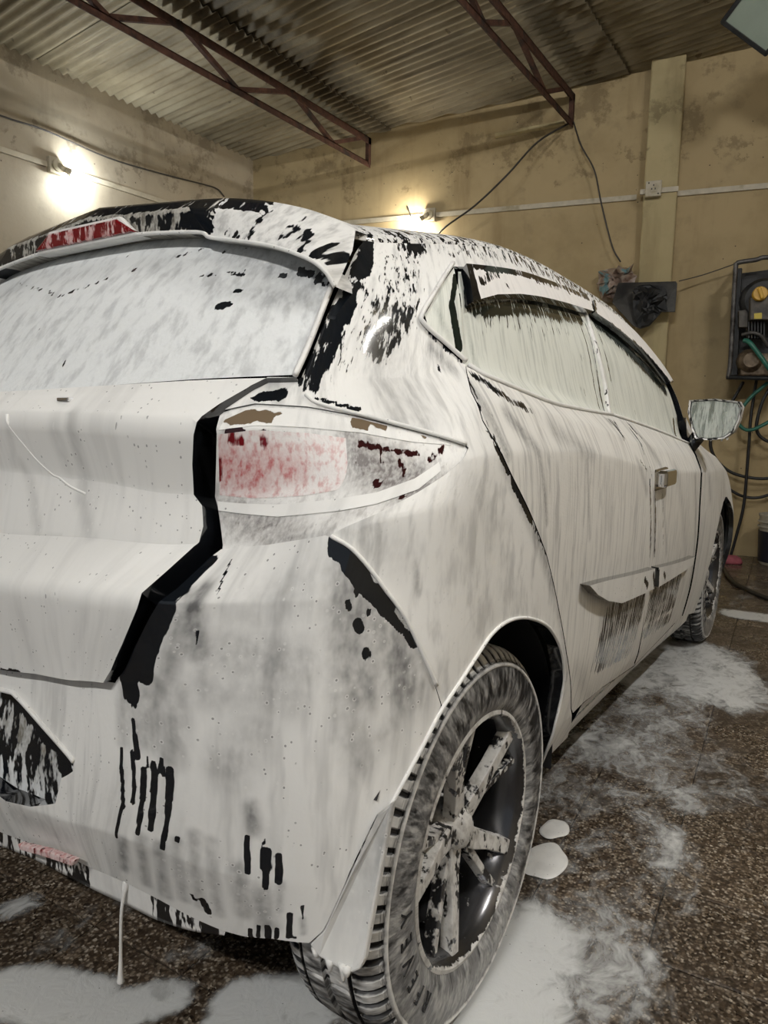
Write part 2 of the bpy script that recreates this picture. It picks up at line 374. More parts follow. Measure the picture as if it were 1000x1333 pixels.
def fill(outer, holes, step):
    """grid of quads inside, fitted to the outline by a narrow band of triangles"""
    allp = [outer]+holes
    lo = outer.min(0)-step; hi = outer.max(0)+step
    nx, ny = int((hi[0]-lo[0])/step)+2, int((hi[1]-lo[1])/step)+2
    gx = lo[0]+np.arange(nx)*step; gy = lo[1]+np.arange(ny)*step
    GX, GY = np.meshgrid(gx, gy, indexing='ij'); G = np.stack([GX.ravel(), GY.ravel()], 1)
    ins = in_poly(G, outer)
    for h in holes: ins &= ~in_poly(G, h)
    near = np.zeros(len(G), bool)
    for poly in allp:                                   # rasterised distance to outline
        for p in poly:
            i = int((p[0]-lo[0])/step); j = int((p[1]-lo[1])/step)
            for a in (0, 1):
                for b in (0, 1):
                    if 0 <= i+a < nx and 0 <= j+b < ny: near[(i+a)*ny+j+b] = True
    ok = (ins & ~near).reshape(nx, ny)
    cell = ok[:-1, :-1] & ok[1:, :-1] & ok[:-1, 1:] & ok[1:, 1:]
    vid = -np.ones((nx, ny), int); verts = []; faces = []
    cu = np.zeros((nx, ny), int)
    for a in (0, 1):
        for b in (0, 1): cu[a:a+nx-1, b:b+ny-1] += cell
    used = np.argwhere(cu > 0)
    for i, j in used:
        vid[i, j] = len(verts); verts.append((gx[i], gy[j]))
    for i, j in np.argwhere(cell):
        faces.append((vid[i, j], vid[i+1, j], vid[i+1, j+1], vid[i, j+1]))
    band = [tuple(q) for q in np.argwhere((cu > 0) & (cu < 4))]
    bi = {q: k for k, q in enumerate(band)}
    pts = [Vector((gx[i], gy[j])) for i, j in band]; gid = [vid[i, j] for i, j in band]; edges = []
    pc = np.pad(cell, 1)
    for i, j in np.argwhere(cell):
        for (di, dj), e in (((-1, 0), ((i, j), (i, j+1))), ((1, 0), ((i+1, j), (i+1, j+1))), ((0, -1), ((i, j), (i+1, j))), ((0, 1), ((i, j+1), (i+1, j+1)))):
            if not pc[i+1+di, j+1+dj]: edges.append((bi[e[0]], bi[e[1]]))
    loops = []
    for poly in allp:
        b = len(pts); n = len(poly); ids = []
        for p in poly:
            ids.append(len(verts)); verts.append(tuple(p)); gid.append(ids[-1]); pts.append(Vector(p))
        edges += [(b+i, b+(i+1) % n) for i in range(n)]; loops.append(ids)
    ov, oe, of, mv, me_, mf = delaunay_2d_cdt(pts, edges, [], 0, 1e-7)
    vm = []
    for k, orig in enumerate(mv):
        if orig: vm.append(gid[orig[0]])
        else: vm.append(len(verts)); verts.append((ov[k][0], ov[k][1]))
    if of:
        C = np.array([[sum(ov[q][0] for q in f)/len(f), sum(ov[q][1] for q in f)/len(f)] for f in of])
        keep = in_poly(C, outer)
        for h in holes: keep &= ~in_poly(C, h)
        ci = np.clip(((C-lo)/step).astype(int), 0, [nx-2, ny-2]); keep &= ~cell[ci[:, 0], ci[:, 1]]
        for k, f in enumerate(of):
            if keep[k]:
                q = [vm[v] for v in f]
                if len(set(q)) >= 3: faces.append(tuple(q))
    return np.array(verts), faces, loops
def foam_fields(UV, base, spots, thins, amp, amps=()):
    """cover, thinness and raggedness at each point; spots and thins are strokes measured on the photograph"""
    f = np.full(len(UV), base, float); t = np.zeros(len(UV)); a = np.full(len(UV), amp, float)
    for s in amps:
        x1, y1, x2, y2, r, v = s; A, B = uv_at(x1, y1), uv_at(x2, y2); rm = r*_mpp((x1+x2)/2, (y1+y2)/2)
        k = np.clip(1.3-seg_dist(UV, A, B)/rm, 0, 1); a = a*(1-k)+v*k
    small = np.zeros(len(UV))
    for s in spots:
        x1, y1, x2, y2, r, v = s; A, B = uv_at(x1, y1), uv_at(x2, y2); rm = r*_mpp((x1+x2)/2, (y1+y2)/2)
        d = seg_dist(UV, A, B); k = np.clip(1.5-d/rm, 0, 1); k = k*k*(3-2*k)
        if r > 15: f = f-v*k
        else: small = np.maximum(small, v*k)
    f = f-small
    for s in thins:
        x1, y1, x2, y2, r, v = s; A, B = uv_at(x1, y1), uv_at(x2, y2); rm = r*_mpp((x1+x2)/2, (y1+y2)/2)
        d = seg_dist(UV, A, B); k = np.clip(1-d/(rm*1.6), 0, 1); t = np.maximum(t, v*k*k*(3-2*k))
    return np.stack([f, t, a], 1)
def _mpp(px, py):
    """metres per photograph pixel on the body there"""
    uv = uv_at(px, py); P = surf(uv[0], uv[1])[0]; return float((P-CAM)@FW)/FPX
def set_attr(me, name, arr):
    at_ = me.attributes.new(name, 'FLOAT_VECTOR', 'POINT'); at_.data.foreach_set('vector', np.ascontiguousarray(arr, np.float32).ravel())
def panel(name, outer, mats, parent, holes=(), off=0.0, rim=.02, step=.008, mode='pair', smooth=0, base=1.0, amp=.15, spots=(), thins=(), amps=(), lift=None, label=None):
    """a panel cut from the body surface. mode: 'pair' = right and mirrored left object, 'sym' = one object over the centre line, 'right' = only right"""
    O = outline(outer, step, smooth); H = [outline(h, step, smooth) for h in holes]
    UV, faces, loops = fill(O, H, step)
    UV[:, 0] = np.where(UV[:, 0] < 1e-4, 0, UV[:, 0])
    P = surf(UV[:, 0], UV[:, 1]); N = normals(UV[:, 0], UV[:, 1])
    P = P+N*off
    if lift is not None: P = P+N*lift(UV, P)[:, None]
    FM = foam_fields(UV, base, spots, thins, amp, amps)
    nv = len(P); V = [P]; A = [FM]; L = [np.c_[UV, np.zeros(nv)]]; F = [list(f) for f in faces]; MI = [0]*len(F); n = nv
    # face direction
    f0 = faces[len(faces)//3]; nn = np.cross(P[f0[1]]-P[f0[0]], P[f0[2]]-P[f0[0]])
    flip = nn@N[f0[0]] < 0
    if flip: F = [f[::-1] for f in F]
    if rim:
        for ids in loops:
            ids = np.array(ids); a = P[ids]; b = a-N[ids]*rim
            m = len(ids); V += [a, b]; A += [np.tile([0., 0, 0], (2*m, 1))]; L += [np.c_[UV[ids], np.zeros(m)]]*2
            for i in range(m):
                j = (i+1) % m
                if mode == 'sym' and UV[ids[i], 0] < 1e-4 and UV[ids[j], 0] < 1e-4: continue
                F.append([n+i, n+j, n+m+j, n+m+i]); MI.append(1)
            n += 2*m
    V = np.concatenate(V); A = np.concatenate(A); L = np.concatenate(L)
    def make(V, F, A, L, MI, nm):
        me = mesh(nm, V, F, mats, True)
        me.polygons.foreach_set('material_index', MI); set_attr(me, 'fm', A); set_attr(me, 'flow', L)
        me.set_sharp_from_angle(angle=math.radians(38))
        o = link(nm, me, parent)
        if label: o['label'] = label
        return o
    Mx = np.array([-1, 1, 1.])
    if mode == 'sym':
        ctr = np.abs(V[:, 0]) < 1e-4; V[ctr, 0] = 0
        idx = np.arange(n); idx2 = np.where(ctr, idx, 0); k = np.cumsum(~ctr)-1; idx2 = np.where(ctr, idx, n+k)
        V2 = np.concatenate([V, V[~ctr]*Mx]); A2 = np.concatenate([A, A[~ctr]]); L2 = np.concatenate([L, L[~ctr]*np.array([-1, 1, 1])])
        F2 = F+[[int(idx2[q]) for q in f[::-1]] for f in F]
        return make(V2, F2, A2, L2, MI+MI, name)
    o = make(V, F, A, L, MI, name)
    if mode == 'pair':
        o.data['_twin'] = 0
        make(V*Mx, [f[::-1] for f in F], A, L, MI, name)
    return o
def ribbon(name, pts, r, mat, parent, off=.004, mode='pair', n=6, fm=(1, 0, .1)):
    """a rounded bead that follows the body along measured points"""
    Q = np.array([np.array(p[1:], float) if p[0] == 'p' else uv_at(*p) for p in pts]); Q = np.array(spline(Q, 8))
    P = surf(Q[:, 0], Q[:, 1])+normals(Q[:, 0], Q[:, 1])*off
    res = None
    for sgn in ((1, -1) if mode == 'pair' else (1,)):
        b = MB(); b.tube(P*np.array([sgn, 1, 1]), r, n); o = b.build(name, mat, parent, True)
        me = o.data; set_attr(me, 'fm', np.tile(fm, (len(me.vertices), 1)))
        co = np.zeros(len(me.vertices)*3, np.float32); me.vertices.foreach_get('co', co); set_attr(me, 'flow', co.reshape(-1, 3)[:, [1, 2, 0]])
        res = res or o
    return res

# ------------------------------------------------------------------ car materials
M_dark = simple('bare_black_paint', (.006, .007, .009), .16, 0, .2, 20, 0.0, coat=1.0)
M_liner = simple('black_plastic', (.008, .008, .009), .7, 0, .3, 30, .2)
M_body = foam_mat('foam_on_black_paint', scale=46, stretch=.30, mott=.30, gscale=26, gstretch=.16)
M_tail = foam_mat('foam_on_tailgate', scale=40, stretch=.25, mott=.16, gscale=20, gstretch=.12, pins=.55)
M_pillar = foam_mat('foam_blotches_on_black_paint', scale=78, stretch=.36, mott=.35, gscale=40, gstretch=.3, pins=.1, bumpk=.6)
M_roof = foam_mat('foam_flecks_on_roof', scale=62, stretch=.30, mott=.3, gscale=40, gstretch=.3, pins=0, bumpk=.6)
M_door = foam_mat('foam_streaks_on_doors', scale=110, stretch=.05, mott=.40, gscale=90, gstretch=.05, pins=.1, white=(.78, .77, .735))
M_glass = foam_mat('foam_on_side_glass', base=(.010, .016, .013), scale=95, stretch=.14, mott=.35, gscale=80, gstretch=.08, pins=0, grey=(.20, .23, .20), white=(.74, .76, .70))
M_rglass = foam_mat('foam_on_rear_glass', base=(.010, .013, .016), scale=45, stretch=.55, mott=.42, gscale=42, gstretch=.55, pins=.05, grey=(.30, .31, .32), white=(.76, .78, .78), bumpk=.8)
M_spoil = foam_mat('thin_foam_on_spoiler', scale=70, stretch=.35, edge=.10, mott=.5, gscale=60, gstretch=.4, pins=0, grey=(.12, .11, .09), white=(.72, .70, .64))
M_fin = foam_mat('foam_on_spoiler_fin', scale=38, stretch=.6, mott=.4, gscale=60, gstretch=.8, pins=0, grey=(.2, .2, .2))
M_red = foam_mat('foam_on_red_lens', base=(.16, .004, .008), scale=70, stretch=.4, edge=.12, mott=.55, gscale=90, gstretch=.8, pins=.1, grey=(.50, .13, .13), white=(.78, .74, .72), base_rough=.08)
M_dlens = foam_mat('foam_on_dark_lens', base=(.03, .006, .007), scale=75, stretch=.5, edge=.06, mott=.35, gscale=70, gstretch=.7, pins=.2, grey=(.20, .185, .18), base_rough=.06)
M_bronze = foam_mat('foam_on_lamp_brow', base=(.17, .125, .08), scale=36, stretch=.8, edge=.03, mott=.15, gscale=50, pins=.1, base_rough=.15)
M_trim = foam_mat('foam_on_plastic_trim', base=(.010, .010, .011), scale=60, stretch=.3, mott=.2, pins=.1, base_rough=.3, coat=.2)
M_visor = foam_mat('foam_on_smoked_visor', base=(.012, .011, .010), scale=60, stretch=.22, mott=.12, gscale=60, gstretch=.15, pins=0, white=(.82, .80, .78))
M_insert = foam_mat('foam_on_bumper_insert', scale=52, stretch=.35, edge=.08, mott=.5, gscale=60, gstretch=.3, pins=0, grey=(.2, .19, .16), white=(.76, .78, .79), base_rough=.25, coat=.4)
M_tyre = foam_mat('foam_on_tyre_rubber', base=(.009, .009, .010), base_rough=.5, coat=0, scale=26, stretch=.6, edge=.16, mott=.5, gscale=16, gstretch=.8, ragged=.3, pins=0, grey=(.2, .2, .2))
M_rim = foam_mat('foam_on_wheel_spokes', base=(.10, .10, .105), base_rough=.22, metal=.8, coat=.3, scale=45, stretch=.6, edge=.06, mott=.5, gscale=50, gstretch=.7, pins=0, grey=(.3, .28, .26))
M_chrome = simple('chrome', (.75, .75, .76), .08, 1.0, .05, 8, 0)
M_mirror = foam_mat('foam_film_on_mirror', base=(.30, .33, .31), base_rough=.08, metal=.9, scale=90, stretch=.12, edge=.15, mott=.6, gscale=90, gstretch=.1, pins=0, grey=(.30, .33, .30), white=(.55, .58, .54), coat=0)
M_foam = foam_mat('loose_foam', mott=.12, pins=.3, coord='obj', scale=30)
def plain_attr(o, fm, flow=None):
    me = o.data; n = len(me.vertices); co = np.zeros(n*3, np.float32); me.vertices.foreach_get('co', co); co = co.reshape(-1, 3)
    f = fm(co) if callable(fm) else np.tile(fm, (n, 1)); set_attr(me, 'fm', f); set_attr(me, 'flow', flow(co) if flow else co[:, [1, 2, 0]])
    return o

car = empty('car', (0, 0, 0))
tag(car, 'black hatchback car covered in white washing foam', 'car')

# inner shell: closes the gaps between the panels
sel = (_GU.ravel() <= 4.6)
IP = _GP-normals(_GU.ravel(), _GV.ravel())*.045
keepf = []
for f in _gf:
    c = IP[list(f)].mean(0)
    if min(math.hypot(c[1]-.70, c[2]-.33), math.hypot(c[1]-3.20, c[2]-.33)) < .385 and c[2] < .75: continue
    keepf.append(f)
Vs = np.concatenate([IP, IP*np.array([-1, 1, 1])]); nI = len(IP)
ish = link('inner_shell', mesh('inner_shell', Vs, keepf+[tuple(nI+q for q in f[::-1]) for f in keepf], [M_liner], True), car)
for yc in (.70, 3.20):
    for s in (1, -1):
        n = 28; prof = []
        for xx in (.785, .50):
            for k in range(n+1):
                t = math.radians(-8+(156 if yc < 1 else 180)*k/n); prof.append((s*xx, yc+.362*math.cos(t), .33+.362*math.sin(t)))
        b = MB(); b.add(prof+[(s*.50, yc, .33)], [(k, k+1, n+2+k, n+1+k) for k in range(n)]+[(2*n+2, n+1+k, n+2+k) for k in range(n)]); b.build('wheel_arch_liner', M_liner, car, True)
b = MB(); b.box((0, 2.0, .26), (1.4, 3.1, .06)); b.build('underbody', M_liner, car)

# ------------------------------------------------------------------ tail
tg_edge = [(148, 884), (158, 866), (172, 832), (191, 786), (228, 752), (268, 716), (276, 690), (274, 662), (263, 646), (260, 600), (261, 562), (290, 535), (330, 508), (352, 497), (388, 497)]
tailgate = panel('tailgate', [('p', 0, .628)]+[(60, 872), (118, 881)]+tg_edge+[('p', .30, 1.049), ('p', 0, 1.044)], [M_tail, M_dark], car, off=.018, rim=.05, step=.006, mode='sym', lift=lambda UV, P: -.008*np.clip((UV[:, 1]-.985)/.05, 0, 1),
    spots=[(15, 866, 40, 872, 2.5, .8), (62, 879, 72, 880, 2, .8), (88, 884, 118, 884, 2, .8)],
    thins=[(85, 560, 100, 600, 14, .22), (105, 550, 118, 650, 12, .30), (118, 650, 132, 705, 10, .22), (40, 600, 62, 690, 9, .25), (25, 560, 32, 600, 8, .2),
           (40, 800, 60, 860, 22, .10), (120, 800, 110, 860, 18, .10)])
ribbon('crease_bead', [(22, 546), (40, 570), (66, 600), (98, 630), (124, 645)], .0028, M_tail, tailgate, off=.0165)
b = MB(); q = at(85, 520, Y=.352); b.box(q, (.03, .012, .006)); b.build('glint_chip', M_chrome, tailgate, bevel=.002)  # added chrome chip standing in for a reflected glint on the tailgate
rglass = panel('rear_windscreen', [('p', 0, 1.044), ('p', .30, 1.049), (386, 494), (432, 378), (418, 352), ('p', .555, 1.345), ('p', .30, 1.36), ('p', 0, 1.36)], [M_rglass, M_dark], tailgate, off=.010, rim=.015, step=.007, mode='sym',
    base=.93, amp=.30, spots=[(300, 362, 318, 365, 5, .5), (288, 405, 302, 403, 6, .75), (310, 385, 318, 386, 4, .6), (368, 366, 374, 366, 5, .6), (395, 362, 425, 365, 9, .7), (392, 358, 397, 360, 6, .6), (410, 368, 430, 378, 9, .6), (265, 365, 285, 364, 4, .45), (30, 348, 270, 330, 4, .35)],
    thins=[(300, 335, 420, 370, 26, .55), (280, 380, 420, 400, 22, .35), (200, 350, 300, 390, 20, .2)], amps=[(300, 330, 430, 380, 30, .5)])
ribbon('glass_edge_seal', [(387, 497), (402, 462), (418, 420), (436, 374)], .0045, M_tail, tailgate, off=.014)

# spoiler: ridge above the rear glass with side fins
SPC = [((115, 274), (115, 284), (115, 316), .550, .550), ((180, 266), (180, 279), (180, 306), .551, .550), ((240, 261), (240, 272), (258, 303), .554, .548), ((252, 260), (252, 273), (276, 310), .555, .545), ((300, 258), (300, 276), (310, 314), .562, .540), ((350, 262), (350, 283), (355, 321), .572, .535), ((400, 272), (400, 294), (400, 336), .585, .532), ((438, 286), (435, 310), (424, 352), .600, .532), ((463, 300), (459, 326), (438, 374), .615, .540)]
rowsP = [[], [], [], [], []]
for k, (S, E_, F_, Yk, Yf) in enumerate(SPC):
    s_ = at(*S, Y=Yk+.03); e_ = at(*E_, Y=Yk); f_ = at(*F_, Y=Yf)
    if k == 0: s_[0] = e_[0] = f_[0] = 0
    x, y, z = s_; t_ = np.array([x*.96, y+.11, z+.012]); g_ = f_+np.array([-.004, .075, -.004])
    for r_, v in zip(rowsP, (t_, s_, e_, f_, g_)): r_.append(v)
rowsP = [np.array(r_) for r_ in rowsP]
def dense(A, n):
    return np.array(spline(list(A), n))
Rw = np.array([dense(r_, 7) for r_ in rowsP]); nu = Rw.shape[1]
prof = []
fr = [(0, 1, 4), (1, 2, 4), (2, 3, 6), (3, 4, 3)]
for a, b_, n_ in fr:
    for k in range(n_): prof.append(Rw[a]*(1-k/n_)+Rw[b_]*k/n_)
prof.append(Rw[4]); prof = np.array(prof); npf = len(prof)
def grid_faces(m, n, o=0): return [(o+j*n+i, o+j*n+i+1, o+(j+1)*n+i+1, o+(j+1)*n+i) for j in range(m-1) for i in range(n-1)]
V1 = prof.reshape(-1, 3); F1 = grid_faces(npf, nu)
Vsp = np.concatenate([V1, V1*np.array([-1, 1, 1])]); Fsp = F1+[tuple(len(V1)+q for q in f[::-1]) for f in F1]
me = mesh('spoiler', Vsp, Fsp, [M_spoil, M_fin, M_dark], True)
bm = bmesh.new(); bm.from_mesh(me); bmesh.ops.remove_doubles(bm, verts=bm.verts, dist=1e-4); bmesh.ops.recalc_face_normals(bm, faces=bm.faces); bm.to_mesh(me); bm.free()
co = np.zeros(len(me.vertices)*3, np.float32); me.vertices.foreach_get('co', co); co = co.reshape(-1, 3)
zt = np.interp(np.abs(co[:, 0]), Rw[2][:, 0], Rw[2][:, 2]); zl = np.interp(np.abs(co[:, 0]), Rw[3][:, 0], Rw[3][:, 2])
hrel = (co[:, 2]-zl)/(zt-zl+1e-6)
xa = np.abs(co[:, 0]); fin = xa > at(252, 273, Y=.56)[0]
fv = np.where(fin, .62, .42); fv = np.where(hrel > 1.02, np.where(xa > .42, .75, .22), fv); fv = np.where((hrel > .9) & (hrel <= 1.03), .9, fv); fv = np.where(hrel < .06, .85, fv)
fv = np.where((xa > .28) & (xa < .335) & (hrel < 1.0), .2, fv)
set_attr(me, 'fm', np.stack([fv, np.where(fin, .15, .55), np.full(len(fv), .42)], 1)); set_attr(me, 'flow', np.stack([co[:, 0], co[:, 2]*1.2-co[:, 1]*.3, co[:, 1]*0], 1))
for p_ in me.polygons:
    c = np.mean([co[v] for v in p_.vertices], 0); p_.material_index = 1 if abs(c[0]) > .33 else 0
me.set_sharp_from_angle(angle=math.radians(50))
spoiler = link('spoiler', me, tailgate)
spoiler['label'] = 'black roof spoiler with thin foam and white ridge'
# high brake light in the spoiler
zb, zt_ = at(115, 316, Y=.548)[2], at(115, 296, Y=.548)[2]
def lamp_shape(g, y0, y1):
    bb = MB(); bb.prism([(-.155-g, y0, zb-g), (.155+g, y0, zb-g), (.105+g*.6, y0, zt_+g), (-.105-g*.6, y0, zt_+g)], (0, y1-y0, 0)); return bb
bz = lamp_shape(.006, .541, .575).build('brake_light_bezel', M_tail, tailgate, bevel=.004); plain_attr(bz, (.9, .1, .2))
bl = lamp_shape(0, .536, .57).build('brake_light', M_red, tailgate, bevel=.004); plain_attr(bl, (.40, .5, .45), lambda c: np.stack([c[:, 0], c[:, 2], c[:, 1]], 1)); bl['label'] = 'red third brake light under streaky foam'
rb = MB(); P_ = [v+np.array([0, -.004, 0]) for v in Rw[3]]; rb.tube([v*np.array([-1, 1, 1]) for v in P_[::-1]]+P_[1:], .0035, 6); o = rb.build('spoiler_lip', M_tail, tailgate, True); plain_attr(o, (.95, .05, .1)); 

# tail lamp
lamp_top = [(286, 540), (330, 527), (400, 531), (470, 543), (540, 561), (606, 581)]
lamp_bot = [(606, 583), (575, 618), (540, 640), (490, 667), (430, 694), (360, 706), (284, 712)]
L_right = dict(car=car)
lamp = panel('tail_lamp', [(284, 718), (282, 660), (278, 646), (280, 600), (281, 566)]+[(286, 536), (332, 522), (400, 526), (470, 538), (540, 556), (612, 579)]+[(613, 584), (580, 622), (542, 646), (491, 673), (431, 700), (360, 713), (300, 718)], [M_dlens, M_dark], car, off=-.003, rim=.03, step=.005, mode='right', base=.86, amp=.24,
    spots=[(300, 561, 312, 566, 9, .7), (340, 567, 347, 575, 7, .6), (372, 569, 378, 572, 6, .55), (470, 577, 545, 590, 5, .5), (495, 585, 498, 603, 3.5, .5), (521, 600, 528, 622, 4, .5), (462, 600, 465, 605, 4, .5), (490, 625, 492, 630, 5, .6), (524, 643, 528, 645, 5, .6), (560, 597, 580, 580, 6, .4)],
    thins=[(290, 570, 300, 700, 10, .25), (460, 590, 560, 640, 40, .8), (290, 665, 380, 700, 30, .55), (480, 650, 420, 690, 22, .3)], label='tail lamp under white foam with dark patches')
panel('lamp_red_lens', [(283, 566), (330, 560), (400, 563), (450, 569), (452, 605), (440, 636), (395, 644), (330, 648), (284, 644)], [M_red, M_dark], lamp, off=-.0026, rim=0, step=.005, mode='right', smooth=0, base=.90, amp=.20, thins=[(288, 605, 335, 620, 24, .5), (345, 600, 385, 612, 18, .38)], spots=[(280, 600, 281, 625, 5, .6), (300, 572, 312, 574, 7, .5), (343, 573, 346, 577, 6, .5)], label='red lens showing pink through the foam')
panel('lamp_brow', [(284, 560), (292, 545), (330, 528), (400, 532), (470, 544), (540, 562), (590, 578), (540, 574), (470, 562), (400, 556), (330, 553)], [M_bronze, M_dark], lamp, off=-.0022, rim=0, step=.005, mode='right', base=.95, amp=.10,
    spots=[(300, 543, 325, 541, 10, .8), (340, 540, 350, 543, 8, .8), (345, 534, 366, 536, 4, .6), (462, 549, 500, 556, 8, .8), (505, 558, 555, 570, 5, .7)], label='brown glossy strip along the top of the lamp')
panel('lamp_fold', [(282, 652), (360, 656), (440, 648), (490, 640), (540, 622), (572, 600), (575, 612), (545, 636), (490, 655), (440, 664), (360, 672), (283, 664)], [M_tail, M_dark], lamp, off=-.0018, rim=0, step=.006, mode='right', base=.95, amp=.12)
# the left lamp, mirrored
def mirror_tree(o, parent):
    me = o.data.copy(); n = len(me.vertices); c = np.zeros(n*3, np.float32); me.vertices.foreach_get('co', c); c = c.reshape(-1, 3); c[:, 0] *= -1
    me.vertices.foreach_set('co', c.ravel()); me.flip_normals(); q = link(o.name.split('.')[0], me, parent)
    for k in o.keys():
        if k in ('label',): q[k] = o[k]
    for ch in list(o.children): mirror_tree(ch, q)
    return q
mirror_tree(lamp, car)

# rear bumper
seam_q = [(430, 699), (460, 719), (495, 762), (525, 804), (548, 850), (566, 892), (574, 918)]
arch_b = [(560, 950), (542, 985), (524, 1018), (508, 1048)]
bump_low = [(491, 1060), (455, 1135), (421, 1211), (400, 1228), (355, 1222), (318, 1219), (292, 1212), (250, 1194), (205, 1170), (165, 1150), (125, 1132), (90, 1116), (45, 1098), (0, 1083)]
plate_hole = [(0, 897), (22, 906), (60, 948), (97, 990), (95, 1004), (80, 1012), (72, 1048), (50, 1062), (0, 1046)]
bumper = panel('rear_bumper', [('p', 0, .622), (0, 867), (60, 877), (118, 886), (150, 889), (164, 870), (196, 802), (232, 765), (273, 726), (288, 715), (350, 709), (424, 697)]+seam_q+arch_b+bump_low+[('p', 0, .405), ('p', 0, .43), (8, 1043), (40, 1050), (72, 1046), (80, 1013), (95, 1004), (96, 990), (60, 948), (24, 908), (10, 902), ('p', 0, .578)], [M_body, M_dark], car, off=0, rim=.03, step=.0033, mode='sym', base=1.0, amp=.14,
    spots=[(266, 735, 205, 798, 15, .85), (236, 770, 208, 795, 15, .5), (206, 800, 178, 868, 19, .9), (190, 840, 190, 885, 9, .7), (165, 880, 172, 905, 13, .85), (167, 900, 174, 918, 6, .6),
           (173, 938, 176, 958, 4, .7), (176, 958, 179, 985, 5, .75), (158, 975, 157, 1000, 3.5, .75), (158, 1000, 160, 1050, 4, .75), (159, 1050, 152, 1090, 3, .75), (172, 980, 173, 1045, 4, .75), (187, 1002, 185, 1040, 5, .8), (185, 1040, 179, 1085, 4, .75), (200, 994, 200, 1030, 4.5, .8), (200, 1030, 196, 1080, 3.8, .75), (210, 988, 212, 1008, 3.2, .75), (221, 1002, 220, 1040, 5, .8), (220, 1040, 214, 1092, 3.8, .75), (212, 1095, 212, 1105, 3, .7), (231, 1090, 231, 1096, 3, .7), (192, 985, 193, 1000, 2.5, .65),
           (302, 728, 292, 748, 3, .62), (290, 752, 283, 775, 2.5, .58), (257, 820, 256, 838, 3, .6),
           (322, 1090, 322, 1135, 4, .8), (346, 1108, 346, 1130, 8, .85), (346, 1130, 346, 1156, 5, .8), (363, 1114, 363, 1148, 5, .8), (340, 1096, 341, 1104, 2.5, .7), (346, 1092, 346, 1098, 2.5, .7),
           (326, 1210, 326, 1220, 3.5, .75), (336, 1205, 336, 1220, 3.5, .75), (348, 1206, 349, 1221, 4.5, .8), (360, 1209, 360, 1221, 3.5, .75), (378, 1190, 376, 1220, 4.5, .8), (394, 1180, 394, 1196, 3, .75), (384, 1219, 384, 1222, 3, .7),
           (264, 1172, 272, 1188, 5, .7), (250, 1165, 254, 1172, 3, .6),
           (433, 702, 462, 725, 8, .9), (436, 712, 470, 742, 13, .8), (452, 730, 505, 792, 12, .85), (480, 770, 540, 838, 7, .9), (475, 745, 500, 785, 9, .5), (452, 784, 454, 792, 5, .75), (466, 812, 468, 818, 8, .85), (480, 795, 480, 799, 4, .7), (464, 768, 464, 776, 3, .7), (476, 850, 480, 856, 8, .55)],
    thins=[(258, 770, 258, 850, 16, .75), (262, 850, 265, 910, 9, .4), (235, 800, 215, 900, 16, .40), (200, 890, 190, 960, 20, .5), (235, 900, 225, 985, 18, .4), (165, 900, 160, 960, 14, .4),
           (300, 850, 380, 870, 44, .36), (320, 800, 400, 760, 40, .24), (270, 900, 380, 910, 32, .32), (330, 950, 300, 1000, 34, .30),
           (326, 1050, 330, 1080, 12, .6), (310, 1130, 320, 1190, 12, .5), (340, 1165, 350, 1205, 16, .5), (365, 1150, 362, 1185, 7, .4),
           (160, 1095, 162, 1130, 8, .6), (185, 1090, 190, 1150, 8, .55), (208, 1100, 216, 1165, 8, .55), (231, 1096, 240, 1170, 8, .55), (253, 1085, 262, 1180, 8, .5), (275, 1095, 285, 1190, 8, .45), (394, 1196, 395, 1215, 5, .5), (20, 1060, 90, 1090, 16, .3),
           (452, 740, 470, 900, 40, .62), (490, 790, 530, 900, 40, .60), (450, 900, 470, 990, 28, .42), (530, 900, 500, 960, 22, .35), (436, 800, 436, 960, 10, .35)],
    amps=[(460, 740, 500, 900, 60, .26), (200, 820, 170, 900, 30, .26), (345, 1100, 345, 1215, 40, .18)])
ribbon('number_plate_recess_bead', [('p', .0, .583), (10, 900), (24, 908), (60, 948), (97, 991)], .004, M_tail, bumper, off=.001)
panel('number_plate_recess', [('p', 0, .585), (24, 904), (64, 948), (103, 990), (100, 1008), (86, 1018), (78, 1056), (40, 1058), ('p', 0, .425)], [M_insert, M_dark], bumper, off=-.028, rim=0, step=.006, mode='sym', base=.52, amp=.45,
    spots=[(0, 905, 60, 965, 18, .55), (40, 960, 90, 1000, 14, .6), (60, 1000, 72, 1030, 12, .5)], thins=[(0, 940, 40, 1000, 40, .6)], label='black recess in the bumper with foam running down')
va = [(0, 1083), (45, 1098), (90, 1116), (125, 1132), (165, 1150), (205, 1170), (250, 1194), (292, 1213)]
vb = [(0, 1103), (40, 1117), (92, 1143), (125, 1160), (168, 1180), (205, 1198), (250, 1212), (292, 1218)]
ta = []; tb = []
for p_, q_ in zip(va, vb):
    uv = uv_at(p_[0], p_[1]-2); P_ = surf(uv[0], uv[1])[0]; ta.append(P_+np.array([0, .004, 0])); tb.append(at(*q_, Y=P_[1]+.006))
ta[0][0] = tb[0][0] = 0.0
ta, tb = dense(np.array(ta), 12), dense(np.array(tb), 12); rows_ = [ta*(1-k/6)+tb*k/6 for k in range(7)]+[tb+np.array([0, .02, .002])]
A_ = np.array(rows_); V1 = A_.reshape(-1, 3); F1 = grid_faces(8, len(ta))
me = mesh('bumper_valance', np.concatenate([V1, V1*np.array([-1, 1, 1])]), F1+[tuple(len(V1)+q for q in f[::-1]) for f in F1], [M_trim], True)
bm = bmesh.new(); bm.from_mesh(me); bmesh.ops.remove_doubles(bm, verts=bm.verts, dist=1e-4); bmesh.ops.recalc_face_normals(bm, faces=bm.faces); bm.to_mesh(me); bm.free()
lip = link('bumper_valance', me, bumper)
